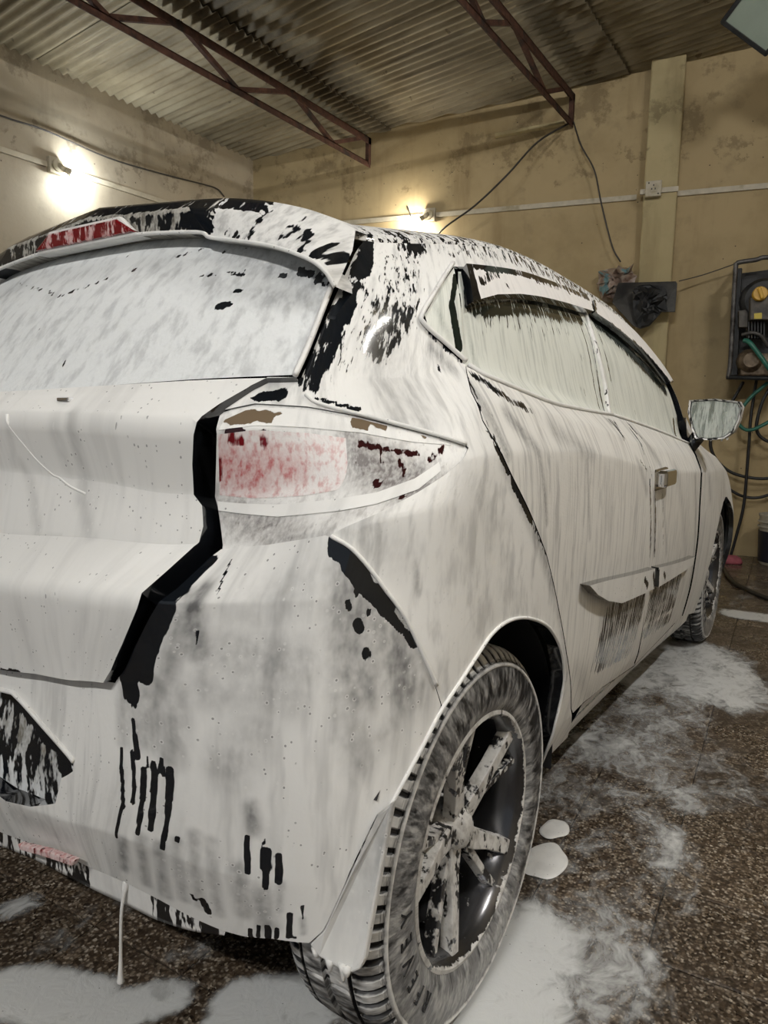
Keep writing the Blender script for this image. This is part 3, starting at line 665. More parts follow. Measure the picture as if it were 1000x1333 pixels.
def val_fm(c):
    pxs = pix(c*np.array([1, 1, 1.])); x = np.abs(c[:, 0])
    xl, xr = at(96, 1125, Y=.29)[0], at(167, 1152, Y=.29)[0]
    f = np.where((x > xl) & (x < xr), 1.0, .44); return np.stack([f, np.full(len(f), .1), np.full(len(f), .42)], 1)
plain_attr(lip, val_fm, lambda c: np.stack([c[:, 0], c[:, 2], c[:, 1]], 1))
for s_ in (1, -1):
    b = MB(); b.prism([at(x, y, Y=.2805)*np.array([s_, 1, 1]) for x, y in ((22, 1099), (60, 1108), (96, 1121), (93, 1128), (58, 1116), (26, 1107))], (0, .012, 0))
    o = b.build('bumper_reflector', M_red, bumper, bevel=.002); plain_attr(o, (.70, .35, .4), lambda c: np.stack([c[:, 0], c[:, 2], c[:, 1]], 1)); o['label'] = 'long red reflector under foam'

# quarter panel with rear pillar and roof rail
door_seam = [(607, 484), (613, 510), (628, 548), (650, 587), (668, 624), (690, 669), (711, 722), (726, 788), (737, 850), (743, 922), (744, 942)]
arch_q = [(703, 999), (719, 958), (731, 905), (734, 875), (729, 843), (716, 818), (700, 807), (680, 803), (660, 808), (640, 824), (622, 850), (600, 884)]
qwin = [(588, 347), (566, 380), (548, 411), (552, 425), (580, 452), (606, 474)]
rail_front = [('p', 3.05, 1.37), (890, 547), (872, 497), (830, 445), (764, 389), (700, 363), (640, 349)]
quarter = panel('quarter_panel', [(284, 535), (296, 528), (326, 506), (350, 495), (384, 495), (392, 492), (412, 446), (441, 376), (462, 330), ('p', .70, 1.37), ('p', .86, 1.37), ('p', 1.1, 1.37), ('p', 1.45, 1.37), ('p', 2.0, 1.37), ('p', 2.6, 1.37)]+rail_front+qwin+door_seam+[(744, 960)]+arch_q+[(576, 920)]+[(571, 905), (552, 852), (528, 802), (498, 760), (463, 716), (432, 695), (492, 668), (542, 642), (578, 619), (610, 583), (606, 578), (540, 559), (470, 541), (400, 529), (332, 525)],
    [M_pillar, M_dark], car, off=0, rim=.025, step=.0055, mode='pair', base=1.0, amp=.16,
    spots=[(480, 305, 472, 350, 20, .85), (466, 350, 445, 405, 20, .55), (440, 410, 405, 492, 26, .60), (500, 340, 440, 470, 42, .34), (540, 325, 500, 440, 40, .40), (515, 306, 590, 328, 18, .40), (575, 350, 540, 420, 24, .24), (520, 420, 480, 500, 40, .16), (600, 322, 760, 372, 20, .42), (760, 372, 860, 470, 12, .36), (412, 519, 470, 534, 3.5, .85), (340, 517, 368, 514, 8, .95), (325, 522, 340, 514, 4, .8),
           
           (646, 584, 668, 626, 6, .8), (668, 628, 690, 672, 8, .8), (690, 676, 710, 720, 5, .6), (640, 570, 634, 562, 4, .7), (570, 478, 576, 486, 7, .5), (556, 395, 590, 350, 3, .4), (556, 430, 572, 446, 6, .62), (578, 452, 588, 461, 5, .6), (592, 464, 604, 474, 5, .62)],
    thins=[(560, 450, 590, 480, 14, .5), (500, 440, 540, 540, 50, .25), (655, 600, 720, 760, 13, .45), (720, 760, 738, 880, 9, .38), (540, 735, 545, 770, 6, .4), (470, 690, 520, 720, 30, .2), (600, 600, 640, 680, 20, .1)],
    amps=[(480, 320, 420, 490, 60, .38), (520, 320, 560, 430, 50, .36), (600, 335, 850, 440, 30, .34), (560, 450, 600, 520, 40, .22)])
qg = panel('quarter_window', [(590, 350), (568, 382), (552, 411), (556, 424), (582, 448), (604, 466), (600, 420), (596, 380)], [M_glass, M_dark], quarter, off=.002, rim=.01, step=.005, mode='right', base=.95, amp=.15, spots=[(592, 362, 586, 400, 9, .9), (588, 400, 596, 450, 13, .9)], thins=[(566, 400, 585, 440, 10, .3)])
ribbon('window_trim', [(588, 345), (566, 380), (548, 410), (551, 424), (580, 450), (605, 472)], .004, M_tail, quarter, off=.005, mode='right')
ribbon('lamp_edge_bead', [(606, 579), (540, 559), (470, 541), (415, 526), (398, 514)], .003, M_tail, quarter, off=.002, mode='right')
ribbon('bumper_seam_bead', [(432, 698), (460, 716), (496, 760), (526, 802), (549, 850), (567, 892)], .003, M_tail, quarter, off=.002, mode='right')
ribbon('wheel_arch_lip', [(703, 997), (719, 957), (731, 905), (734, 875), (729, 844), (716, 819), (700, 808), (680, 804), (660, 809), (640, 825), (622, 851), (600, 885), (576, 921), (560, 951), (542, 986), (524, 1019), (509, 1047)], .003, M_tail, quarter, off=.001, mode='pair')

# ------------------------------------------------------------------ doors, windows, wing, roof, bonnet
belt_r = [(607, 477), (640, 494), (700, 519), (750, 533), (796, 541)]
bp_seam = [(796, 541), (814, 573), (838, 598), (847, 610), (850, 634), (849, 695), (845, 733), (840, 790), (826, 862)]
door_low_r = [(826, 866), (785, 894), (760, 914), (746, 928)]
seam_r = [(744, 922), (738, 850), (727, 788), (712, 722), (691, 668), (669, 623), (651, 586), (629, 547), (614, 509), (608, 484)]
rdoor = panel('rear_door', belt_r+bp_seam[1:]+door_low_r+seam_r, [M_door, M_dark], car, off=0, rim=.02, step=.0065, mode='pair', base=.98, amp=.17,
    spots=[(610, 492, 626, 535, 5, .7), (626, 535, 650, 584, 4, .7), (640, 540, 656, 585, 3, .45), (612, 485, 640, 504, 8, .62), (640, 504, 664, 521, 9, .60), (664, 521, 695, 536, 7, .52), (670, 545, 690, 570, 5, .4), (792, 548, 812, 558, 8, .45), (800, 552, 812, 572, 6, .5),
           (792, 799, 838, 776, 13, .52), (787, 815, 836, 790, 14, .52), (783, 832, 833, 806, 14, .52), (778, 850, 829, 824, 14, .50), (772, 868, 820, 846, 12, .47), (846, 625, 846, 735, 3.5, .62), (834, 600, 842, 612, 3, .55)],
    thins=[(612, 500, 660, 590, 14, .6), (660, 540, 700, 585, 12, .5), (702, 590, 712, 680, 6, .5), (720, 560, 770, 590, 14, .32), (764, 598, 768, 700, 5, .4), (785, 805, 836, 785, 20, .3), (750, 870, 770, 920, 14, .2), (830, 600, 842, 640, 8, .4)],
    amps=[(785, 810, 835, 790, 36, .38), (775, 860, 826, 830, 24, .40), (620, 510, 700, 560, 24, .20)])
belt_f = [(796, 541), (830, 552), (870, 567), (897, 578)]
fdoor = panel('front_door', belt_f+[(906, 596), (912, 622), (910, 660), (905, 722), (896, 772), (888, 800)]+[(870, 820), (826, 866)]+bp_seam[::-1][1:-1], [M_door, M_dark], car, off=0, rim=.02, step=.009, mode='pair', base=.98, amp=.18,
    spots=[(818, 552, 832, 566, 8, .5), (822, 560, 838, 590, 4, .5), (845, 606, 850, 625, 4, .5), (853, 640, 852, 725, 3.5, .62), (862, 640, 863, 722, 2.5, .5), (852, 768, 886, 752, 11, .52), (846, 786, 882, 766, 12, .52), (842, 804, 878, 784, 12, .50), (838, 824, 872, 804, 12, .48), (905, 630, 900, 730, 2, .4)],
    thins=[(840, 575, 860, 605, 10, .4), (852, 640, 852, 720, 6, .6), (862, 640, 868, 720, 6, .3), (880, 610, 892, 720, 12, .22), (905, 620, 898, 760, 5, .5), (850, 775, 878, 760, 14, .3)],
    amps=[(845, 790, 875, 770, 24, .38), (815, 550, 840, 600, 16, .20)])
# window frame and glass
wr = panel('rear_door_window', [(600, 349), (640, 352), (700, 366), (764, 392), (776, 430), (790, 490), (797, 538), (750, 531), (700, 516), (640, 491), (608, 473), (604, 430), (600, 390)], [M_glass, M_dark], rdoor, off=-.008, rim=.012, step=.0055, mode='right', base=.80, amp=.24,
    spots=[(606, 352, 612, 395, 7, .5), (618, 400, 700, 396, 13, .42), (700, 396, 758, 411, 13, .44), (640, 412, 740, 425, 16, .17), (603, 380, 604, 460, 3, .6), (766, 420, 792, 535, 2.2, .6), (759, 420, 785, 530, 1.6, .5)],
    thins=[(625, 400, 700, 400, 16, .5), (700, 400, 755, 412, 14, .5), (612, 410, 630, 480, 8, .3)], label='foam covered rear door glass, dark green at the top')
wf = panel('front_door_window', [(770, 396), (830, 448), (870, 500), (884, 540), (893, 574), (870, 565), (830, 550), (799, 539), (790, 480), (780, 440), (768, 404)], [M_glass, M_dark], fdoor, off=-.008, rim=.012, step=.008, mode='right', base=.80, amp=.24,
    spots=[(775, 414, 800, 434, 12, .5), (800, 434, 838, 472, 12, .55), (838, 472, 868, 505, 11, .55), (782, 430, 800, 500, 1.6, .4), (880, 545, 884, 568, 3, .6)], thins=[(780, 420, 860, 500, 14, .5), (868, 520, 880, 562, 6, .5)], label='foam covered front door glass, dark along the visor')
vr = panel('rain_visor', [(601, 351), (640, 354), (700, 367), (764, 391), (767, 409), (720, 396), (670, 388), (640, 389), (608, 398)], [M_visor, M_dark], rdoor, off=.014, rim=.016, step=.005, mode='right', base=.98, amp=.30,
    spots=[(604, 353, 612, 394, 15, .85), (612, 354, 640, 357, 9, .75), (620, 372, 640, 362, 11, .55), (640, 357, 700, 370, 7, .65), (700, 369, 760, 392, 5, .65), (650, 375, 655, 380, 4, .5), (690, 372, 740, 388, 4, .4), (766, 392, 768, 408, 4, .9)], label='smoked rain visor over the rear door glass')
vf = panel('rain_visor', [(768, 394), (800, 416), (835, 448), (862, 482), (876, 498), (868, 500), (850, 478), (820, 448), (790, 424), (769, 410)], [M_visor, M_dark], fdoor, off=.014, rim=.016, step=.006, mode='right', base=.96, amp=.24,
    spots=[(768, 394, 770, 410, 4, .9), (790, 424, 820, 448, 3, .5), (820, 448, 868, 500, 4, .7)], label='smoked rain visor over the front door glass')
ribbon('window_sill_trim', [(609, 476), (640, 493), (700, 518), (750, 532), (797, 540)], .004, M_tail, rdoor, off=.002, mode='right')
ribbon('window_sill_trim', [(797, 540), (830, 551), (870, 566), (896, 577)], .004, M_tail, fdoor, off=.002, mode='right')
ribbon('window_pillar_strip', [(762, 402), (778, 450), (791, 505), (797, 538)], .007, M_trim, rdoor, off=-.006, mode='right', fm=(.7, .2, .3))
# side mouldings
panel('side_moulding', [(755, 760), (800, 749), (843, 738), (842, 764), (820, 774), (798, 783), (780, 780), (766, 772)], [M_tail, M_tail], rdoor, off=.020, rim=.022, step=.006, mode='pair', base=1.0, amp=.1, spots=[(829, 752, 833, 760, 4, .8), (841, 745, 842, 760, 4, .8)])
panel('side_moulding', [(848, 737), (897, 723), (894, 734), (872, 748), (848, 762)], [M_tail, M_tail], fdoor, off=.020, rim=.022, step=.006, mode='pair', base=1.0, amp=.1, spots=[(855, 744, 857, 750, 3, .8), (848, 742, 848, 760, 3, .8)])
panel('sill', [(745, 945), (760, 918), (785, 897), (826, 869), (870, 823), (887, 803), ('p', 3.08, .38), ('p', 3.08, .285), ('p', 2.6, .285), ('p', 2.0, .285), ('p', 1.46, .29), (704, 999)], [M_door, M_dark], car, off=-.004, rim=.02, step=.008, mode='pair', base=.85, amp=.3, spots=[(750, 936, 880, 812, 3, .5)], thins=[(720, 985, 830, 880, 16, .5), (830, 880, 885, 818, 10, .3)], amps=[(720, 980, 880, 825, 20, .45)])
# door handle
b = MB(); h0 = at(866, 622, X=.845); b.box(h0+[.004, 0, 0], (.030, .13, .044)); b.box(h0+[-.016, .0, -.004], (.02, .16, .06))
dh = b.build('door_handle', M_chrome, fdoor, bevel=.008); dh['label'] = 'chrome door handle'
mirror_tree(dh, [c for c in car.children if c.name.startswith('front_door') and c is not fdoor][0])
# front wing
arch_f = []
for k in range(15):
    t = math.radians(200-215*k/14); yy, zz = 3.20+.355*math.cos(t), .33+.355*math.sin(t)
    # nearest body parameters for a point of the arch
    k_ = np.argmin(((_GP[:, 1]-yy)**2+(_GP[:, 2]-zz)**2)+(np.abs(_GP[:, 0]) < .6)*1.0); arch_f.append(('p', _GU.ravel()[k_], _GV.ravel()[k_]))
wing = panel('front_wing', [(889, 802), (898, 772), (907, 722), (912, 660), (914, 622), (908, 596), (899, 577), ('p', 3.2, 1.20), ('p', 3.45, 1.37), ('p', 3.98, 1.37), ('p', 4.0, 1.0), ('p', 4.02, .70), ('p', 4.02, .5)]+arch_f[::-1], [M_body, M_dark], car, off=0, rim=.02, step=.011, mode='pair', base=1.0, amp=.2, spots=[(909, 612, 918, 640, 1.5, .4)], thins=[(915, 600, 925, 650, 8, .3)])
panel('front_bumper', [('p', 4.03, .30), ('p', 4.03, .72), ('p', 4.05, .92), ('p', 4.8, .92), ('p', 4.8, .30)], [M_body, M_dark], car, off=0, rim=.02, step=.02, mode='pair')
# roof, windscreen, bonnet
def roof_like(name, us, centre, mat, fm, ex=.75, nw=18, flowk=1.0):
    rows = []; FMs = []; FL = []
    for u_ in us:
        E0 = surf(u_, 1.37)[0]; cy_, cz_ = centre(E0); row = []
        for j in range(nw+1):
            th = math.pi/2*j/nw; c_, s_ = max(math.cos(th), 0), math.sin(th)
            row.append((E0[0]*c_**ex if j < nw else 0, E0[1]+(cy_-E0[1])*s_, E0[2]+(cz_-E0[2])*s_)); FL.append((u_, 1.37+.45*j/nw, 0)); FMs.append(fm)
        rows.append(row)
    A = np.array(rows); m, n_ = A.shape[:2]; V1 = A.reshape(-1, 3); F1 = grid_faces(m, n_)
    V2 = np.concatenate([V1, V1*np.array([-1, 1, 1])]); F2 = F1+[tuple(len(V1)+q for q in f[::-1]) for f in F1]
    me = mesh(name, V2, F2, [mat], True); set_attr(me, 'fm', np.array(FMs*2)); set_attr(me, 'flow', np.array(FL*2))
    bm = bmesh.new(); bm.from_mesh(me); bmesh.ops.remove_doubles(bm, verts=bm.verts, dist=1e-4); bmesh.ops.recalc_face_normals(bm, faces=bm.faces); bm.to_mesh(me); bm.free()
    return link(name, me, car)
czf = lambda y: float(np.interp(y, [.55, .65, .8, 1.0, 1.4, 1.7, 2.0, 2.2, 2.4], [1.346, 1.358, 1.374, 1.402, 1.438, 1.443, 1.42, 1.39, 1.34]))
roof = roof_like('roof', np.concatenate([np.linspace(.615, 1.1, 40), np.linspace(1.12, 2.62, 60)]), lambda E0: (E0[1], max(E0[2]+.02, czf(E0[1]))), M_roof, (.56, .1, .34))
ws = roof_like('windscreen', np.linspace(2.62, 3.56, 30), lambda E0: (E0[1]+.02+.10*(E0[1]-2.15), E0[2]+.07*(2.95-E0[1])+.012), M_glass, (.8, .2, .3), ex=.85)
bn = roof_like('bonnet', np.linspace(3.56, 4.79, 30), lambda E0: (E0[1]+.06, E0[2]+.05), M_body, (1, .1, .2))
# door mirror
mir_o = [(898, 521), (930, 519), (963, 523), (967, 530), (963, 547), (956, 562), (943, 571), (922, 573), (906, 571), (900, 556), (896, 536)]
def ring_of(pts, y, k=1.0, dz=0):
    P = [at(x, y_, Y=2.40) for x, y_ in pts]; c = np.mean(P, 0); return [c+(q-c)*k+np.array([0, y-2.40, dz]) for q in P]
def mirror_unit():
    b = MB(); rings = [ring_of(mir_o, 2.395, .93), ring_of(mir_o, 2.39, 1.0), ring_of(mir_o, 2.44, 1.02), ring_of(mir_o, 2.50, .86), ring_of(mir_o, 2.54, .55)]
    n = len(mir_o); vs = [q for r_ in rings for q in r_]
    b.add(vs, [(j*n+i, j*n+(i+1) % n, (j+1)*n+(i+1) % n, (j+1)*n+i) for j in range(4) for i in range(n)]+[tuple(4*n+i for i in range(n))])
    h = b.build('door_mirror', M_trim, fdoor, auto=40); plain_attr(h, (.55, .2, .3)); h['label'] = 'door mirror with foamed black housing'
    b = MB(); b.add(ring_of(mir_o, 2.398, .90), [tuple(range(n))[::-1]])
    me_ = b; o = b.build('mirror_glass', M_mirror, h); plain_attr(o, (.55, .4, .3)); 
    if o.data.polygons[0].normal.y > 0: o.data.flip_normals()
    b = MB(); a0 = at(912, 570, Y=2.46); b.tube([a0+np.array([0, 0, .02]), a0+np.array([-.035, .01, -.035]), a0+np.array([-.085, .03, -.05])], [.028, .026, .03], 8)
    o = b.build('mirror_arm', M_dark, h, True)
    for k in range(6):
        b = MB(); q = at(912+k*7, 568.5+.3*k, Y=2.41); b.tube([q, q+np.array([0, 0, -.008-.006*((k*37) % 5)/4])], [.006, .002], 6)
        o = b.build('foam_drip', M_foam, h, True); plain_attr(o, (1, 0, .05))
    return h
mu = mirror_unit(); mirror_tree(mu, [c for c in car.children if c.name.startswith('front_door') and c is not fdoor][0])

# ------------------------------------------------------------------ wheels (built about the x axis, outside = +x)
def tyre_mesh():
    prof = [(.072, .200, 0), (.083, .208, 0), (.089, .220, 0), (.0915, .238, 0), (.0905, .256, 0), (.0875, .272, 0), (.0850, .281, 0), (.0870, .284, 0), (.0870, .287, 0), (.0835, .290, 0), (.079, .297, 1), (.073, .304, 1), (.066, .309, 1), (.058, .3125, 1), (.048, .3135, 1), (.045, .3135, 0), (.0445, .307, 0), (.0385, .307, 0), (.038, .3145, 0), (.024, .315, 2), (.010, .315, 2), (.0065, .315, 0), (.006, .308, 0)]
    prof = prof+[(-x, r, g) for x, r, g in prof[::-1]]
    na = 76*6; vs = []; fs = []
    for x, r, g in prof:
        for k in range(na):
            t = 2*math.pi*k/na; c = k % 6; rr = r
            if g == 1 and c < 2: rr -= .008
            if g == 2 and (k+3) % 12 == 0: rr -= .005
            vs.append((x, rr*math.cos(t), rr*math.sin(t)))
    m = len(prof); fs = [(j*na+k, (j+1)*na+k, (j+1)*na+(k+1) % na, j*na+(k+1) % na) for j in range(m-1) for k in range(na)]
    me = mesh('tyre', vs, fs, [M_tyre], True)
    bm = bmesh.new(); bm.from_mesh(me); bmesh.ops.recalc_face_normals(bm, faces=bm.faces); bm.to_mesh(me); bm.free()
    me.set_sharp_from_angle(angle=math.radians(30))
    co = np.array(vs); ang = np.arctan2(co[:, 2], co[:, 1]); r = np.hypot(co[:, 1], co[:, 2])
    groove = np.array([rr for _, rr, _ in prof]); side = (co[:, 0] > .0815)
    a2 = np.mod(ang, 2*math.pi); deg = np.degrees(a2)
    ftread = np.interp(deg, [0, 50, 90, 165, 185, 215, 300, 360], [.42, .60, .74, .72, .58, .42, .38, .42])
    fside = np.interp(deg, [0, 60, 110, 200, 250, 290, 330, 360], [.40, .44, .52, .58, .72, .66, .48, .40])
    f = np.where(side, fside, ftread)
    f = np.where(side & (r > .2825) & (r < .2885), .95, f)      # foam caught on the protector rib
    f = np.where(side & (r < .2215), .60, f)
    f = np.where((~side) & (r < .3080) & (np.abs(co[:, 0]) < .0485), .10, f)
    f = np.where((~side) & (np.abs(co[:, 0]) > .047) & (np.arange(len(co)) % na % 6 < 2), f-.6, f)
    set_attr(me, 'fm', np.stack([f, np.where(side & ((r < .2825) | (r > .2885)), .8, .15), np.where(side, .17, .14)], 1))
    set_attr(me, 'flow', np.stack([ang*.62, np.where(side, r*1.6, co[:, 0]*1.2+.6), co[:, 0]*0], 1))
    return me
TYRE = tyre_mesh()
def letters():
    txt = 'RFEVEY'; words = [MB() for _ in txt]
    cu = bpy.data.curves.new('lettering', 'FONT'); cu.size = .034; cu.extrude = .0012
    tmp = bpy.data.objects.new('lettering_tmp', cu); COL.objects.link(tmp)
    for i, ch in enumerate(txt):
        if ch == ' ': continue
        cu.body = ch; bpy.context.view_layer.update()
        dg = bpy.context.evaluated_depsgraph_get(); me = tmp.evaluated_get(dg).to_mesh()
        a = math.radians(222-i*9.0 if i < 6 else 100-(i-8)*9.0)
        for base in (a,):
            vs = []
            for v in me.vertices:
                rr = .232+v.co.y*1.15; tt = base-(v.co.x-.011)/.25
                vs.append((float(np.interp(rr, [.220, .238, .256, .272, .28], [.089, .0915, .0905, .0875, .0855]))+.0012+v.co.z*.6, rr*math.cos(tt), rr*math.sin(tt)))
            words[i].add(vs, [tuple(p.vertices) for p in me.polygons])
        tmp.evaluated_get(dg).to_mesh_clear()
    bpy.data.objects.remove(tmp, do_unlink=True); bpy.data.curves.remove(cu)
    return words
LET = letters()
M_rubber = simple('black_rubber', (.012, .012, .013), .55, 0, .2, 40, .1)
def wheel(yc, sgn):
    loc = (sgn*.705, yc, .316); rot = (0, 0, 0 if sgn > 0 else math.pi)
    t = link('tyre', TYRE, car); t.location = loc; t.rotation_euler = rot
    if sgn > 0:
        [L_.build('sidewall_letter', M_rubber, t) for L_ in LET]
    # rim
    b = MB(); R = Matrix.Rotation(math.pi/2, 4, 'Y')
    b.lathe([(.168, -.08), (.178, .02), (.184, .055), (.188, .068), (.194, .0785), (.201, .0845), (.2075, .083), (.2085, .078), (.200, .070), (.195, .03), (.195, -.08)], 64, R, closed=True)
    rim = b.build('alloy_wheel', M_rim, car, auto=35); rim.location = loc; rim.rotation_euler = rot
    plain_attr(rim, lambda c: np.stack([np.where(np.hypot(c[:, 1], c[:, 2]) > .1975, .68, .22), np.full(len(c), .3), np.full(len(c), .25)], 1), lambda c: np.stack([np.arctan2(c[:, 2], c[:, 1])*.2, np.hypot(c[:, 1], c[:, 2]), c[:, 0]], 1))
    b = MB(); b.lathe([(.0, -.03), (.14, -.03), (.14, -.018), (.07, -.018), (.07, .0), (0, .0)], 40, R); o = b.build('brake_disc', M_liner, rim, auto=40)
    b = MB(); b.lathe([(.0, -.06), (.196, -.06), (.196, -.055), (0, -.055)], 40, R); b.build('wheel_back', M_liner, rim)
    for k in range(5):
        a = math.radians(30+72*k)
        def pt(r, t, x): return (x, r*math.cos(a)-t*math.sin(a), r*math.sin(a)+t*math.cos(a))
        # forked spoke: stem that splits into two arms, with a slim blade beside it
        b = MB()
        def loft(sec):
            vs = []
            for r, t, w_, x in sec:
                vs += [pt(r, t-w_, x-.022), pt(r, t-w_*.8, x), pt(r, t+w_*.8, x), pt(r, t+w_, x-.022)]
            n = len(sec); fs = [(4*i+j, 4*i+(j+1) % 4, 4*i+4+(j+1) % 4, 4*i+4+j) for i in range(n-1) for j in range(4)]
            fs += [(3, 2, 1, 0), tuple(4*(n-1)+j for j in range(4))]; b.add(vs, fs)
        loft([(.030, 0, .024, .050), (.075, .003, .020, .056), (.12, .014, .016, .064), (.192, .026, .017, .074)])
        o = b.build('spoke', M_rim, rim, bevel=.002)
        plain_attr(o, (.60, .25, .28), lambda c: np.stack([c[:, 1]*1.0, c[:, 2], c[:, 0]], 1)); 
        b = MB(); loft([(.040, -.012, .010, .046), (.085, -.018, .009, .050), (.13, -.030, .008, .058), (.192, -.046, .009, .070)])
        o = b.build('blade', M_rim, rim, bevel=.002); plain_attr(o, (.50, .35, .30), lambda c: np.stack([c[:, 1], c[:, 2], c[:, 0]], 1))
    b = MB(); b.lathe([(0, .066), (.018, .065), (.026, .061), (.030, .054), (.038, .046), (.046, .03), (.046, .0), (0, .0)], 28, R)
    o = b.build('hub_cap', M_rim, rim, auto=40); plain_attr(o, (.62, .3, .3), lambda c: np.stack([c[:, 1], c[:, 2], c[:, 0]], 1))
for yc in (.70, 3.20):
    for s in (1, -1): wheel(yc, s)
# mud flap behind the wheel with its drips
mf = [at(511, 1044, X=.803), at(491, 1060, Y=.388), at(456, 1135, Y=.366), at(421, 1211, Y=.352), at(402, 1229, Y=.348), at(415, 1246, Y=.350), at(440, 1261, Y=.354), at(458, 1267, Y=.356), at(468, 1263, Y=.357), at(474, 1250, Y=.358), at(483, 1200, Y=.364), at(496, 1130, Y=.378)]
for s in (1, -1):
    b = MB(); b.prism([q*np.array([s, 1, 1]) for q in mf], (0, .012, 0)); o = b.build('mud_flap', M_tail, car, bevel=.003); plain_attr(o, lambda c: np.stack([np.full(len(c), .95), .55*np.clip((c[:, 2]-.36)/.14, 0, 1), np.full(len(c), .12)], 1))
    for px, py, L_ in ((430, 1256, .010), (447, 1263, .017), (452, 1266, .007), (412, 1242, .005)):
        b = MB(); q = at(px, py, Y=.356)*np.array([s, 1, 1]); b.tube([q+[0, 0, .010], q, q+[0, 0, -L_*.7], q+[0, 0, -L_]], [.007, .005, .0028, .001], 8)
        d = b.build('foam_drip', M_foam, car, True); plain_attr(d, (1, 0, .05))
# long thread of foam running off the bumper
b = MB(); q0 = at(131, 1128, Y=.30); q1 = at(158, 1172, Y=.318); q2 = at(157, 1280, Y=.318)
b.tube(spline([q1+[0, .012, .03], q1+[0, .004, .004], q1*.8+q2*.2, q1*.3+q2*.7, q1*.06+q2*.94, q2], 4), [.006, .006, .0055, .004, .003, .0028, .0026, .0026, .0026, .0026, .0026, .0027, .003, .0034, .004, .0045, .005, .0058, .006, .0045, .001][:21], 8)
d = b.build('foam_thread', M_foam, car, True); plain_attr(d, (1, 0, .05)); d['label'] = 'thin thread of foam hanging off the bumper'

# ================================================================== THE WASH BAY
def plaster(name, base, dirt, stain, wx=0.0):
    m, nt, out = new_mat(name); T = NT(nt)
    pos = T.n('ShaderNodeNewGeometry').outputs['Position']; sp = T.n('ShaderNodeSeparateXYZ'); T.put(sp.inputs[0], pos); X, Y, Z = sp.outputs
    a = T.noise(pos, 1.3, 6, .62); b = T.noise(pos, 5.0, 6, .68); c = T.noise(pos, 30, 4, .6)
    st = T.noise(T.vscale(pos, (3.5, 3.5, .5)), 1.0, 5, .65)
    col = T.mix(T.sstep(a, .40, .66), base, dirt)
    col = T.mix(T.math('MULTIPLY', T.sstep(b, .52, .72), .45), col, tuple(q*.62 for q in base))
    col = T.mix(T.math('MULTIPLY', T.sstep(st, .52, .72), .5), col, stain)
    # ragged mould patches on the damp upper plaster
    md = T.math('MULTIPLY', T.sstep(T.noise(pos, 3.2, 7, .72), .52, .60), T.math('GREATER_THAN', T.math('ADD', Z, T.math('MULTIPLY', b, 1.6)), 3.75+wx))
    col = T.mix(T.math('MULTIPLY', md, .42), col, tuple(q*.45 for q in stain))
    sc = T.voro(pos, 9, 'Distance'); chips = T.math('MULTIPLY', T.math('LESS_THAN', sc, .045), 1.0)
    col = T.mix(T.math('MULTIPLY', chips, .8), col, (.05, .04, .03))
    h = T.math('ADD', T.math('MULTIPLY', b, .5), T.math('MULTIPLY', c, .3))
    nt.links.new(T.bsdf(col, .75, 0, T.bump(h, .35, .01), spec=.3), out.inputs[0]); return m
M_wall = plaster('warm_lit_plaster', (.46, .36, .20), (.37, .285, .15), (.23, .16, .075), .1)  # cream paint of both walls, with the back wall's warm light in the colour
M_wall_l = plaster('cool_lit_plaster', (.46, .40, .30), (.38, .325, .24), (.27, .22, .15), 0.0)  # same cream paint, its cooler light put into the colour
M_pillar_w = plaster('pale_ochre_plaster', (.50, .42, .235), (.44, .365, .20), (.30, .235, .12), .3)
WN3 = np.array([WN[0], WN[1], 0])
def wallp(s, z, d=0.0):
    """s metres along the back wall from the corner, d in front"""
    q = WALL0+WDIR*s-WN*d; return np.array([q[0], q[1], z])
def along(P): return float((np.asarray(P)[:2]-WALL0)@WDIR)
WANG = math.atan2(WDIR[1], WDIR[0])
b = MB(); b.prism([wallp(-.3, -.1), wallp(8.2, -.1), wallp(8.2, 4.25), wallp(-.3, 3.62)], WN3*.2); o = b.build('wall_back', M_wall); o['kind'] = 'structure'
b = MB(); b.prism([(-3.628, -4, -.1), (-3.628, 5.05, -.1), (-3.628, 5.05, 3.6), (-3.628, -4, 3.6)], (-.2, 0, 0)); o = b.build('wall_left', M_wall_l); o['kind'] = 'structure'
b = MB(); b.prism([(4.2, -4, -.1), (4.2, 6.8, -.1), (4.2, 6.8, 4.2), (4.2, -4, 4.2)], (.2, 0, 0)); o = b.build('wall_right', M_wall_l); o['kind'] = 'structure'
s0, s1 = along(on_wall(843, 90)), along(on_wall(891, 85))
b = MB(); P0 = wallp((s0+s1)/2+.02, 1.86, .06); b.box(P0, (s1-s0-.02, .12, 3.72), WANG); o = b.build('trim_1', M_pillar_w, bevel=.012); o['kind'] = 'structure'
b = MB(); b.bar(on_wall(645, 177, .03), on_wall(735, 160, .03), .05, .025); o = b.build('trim_2', M_pillar_w); o['kind'] = 'structure'

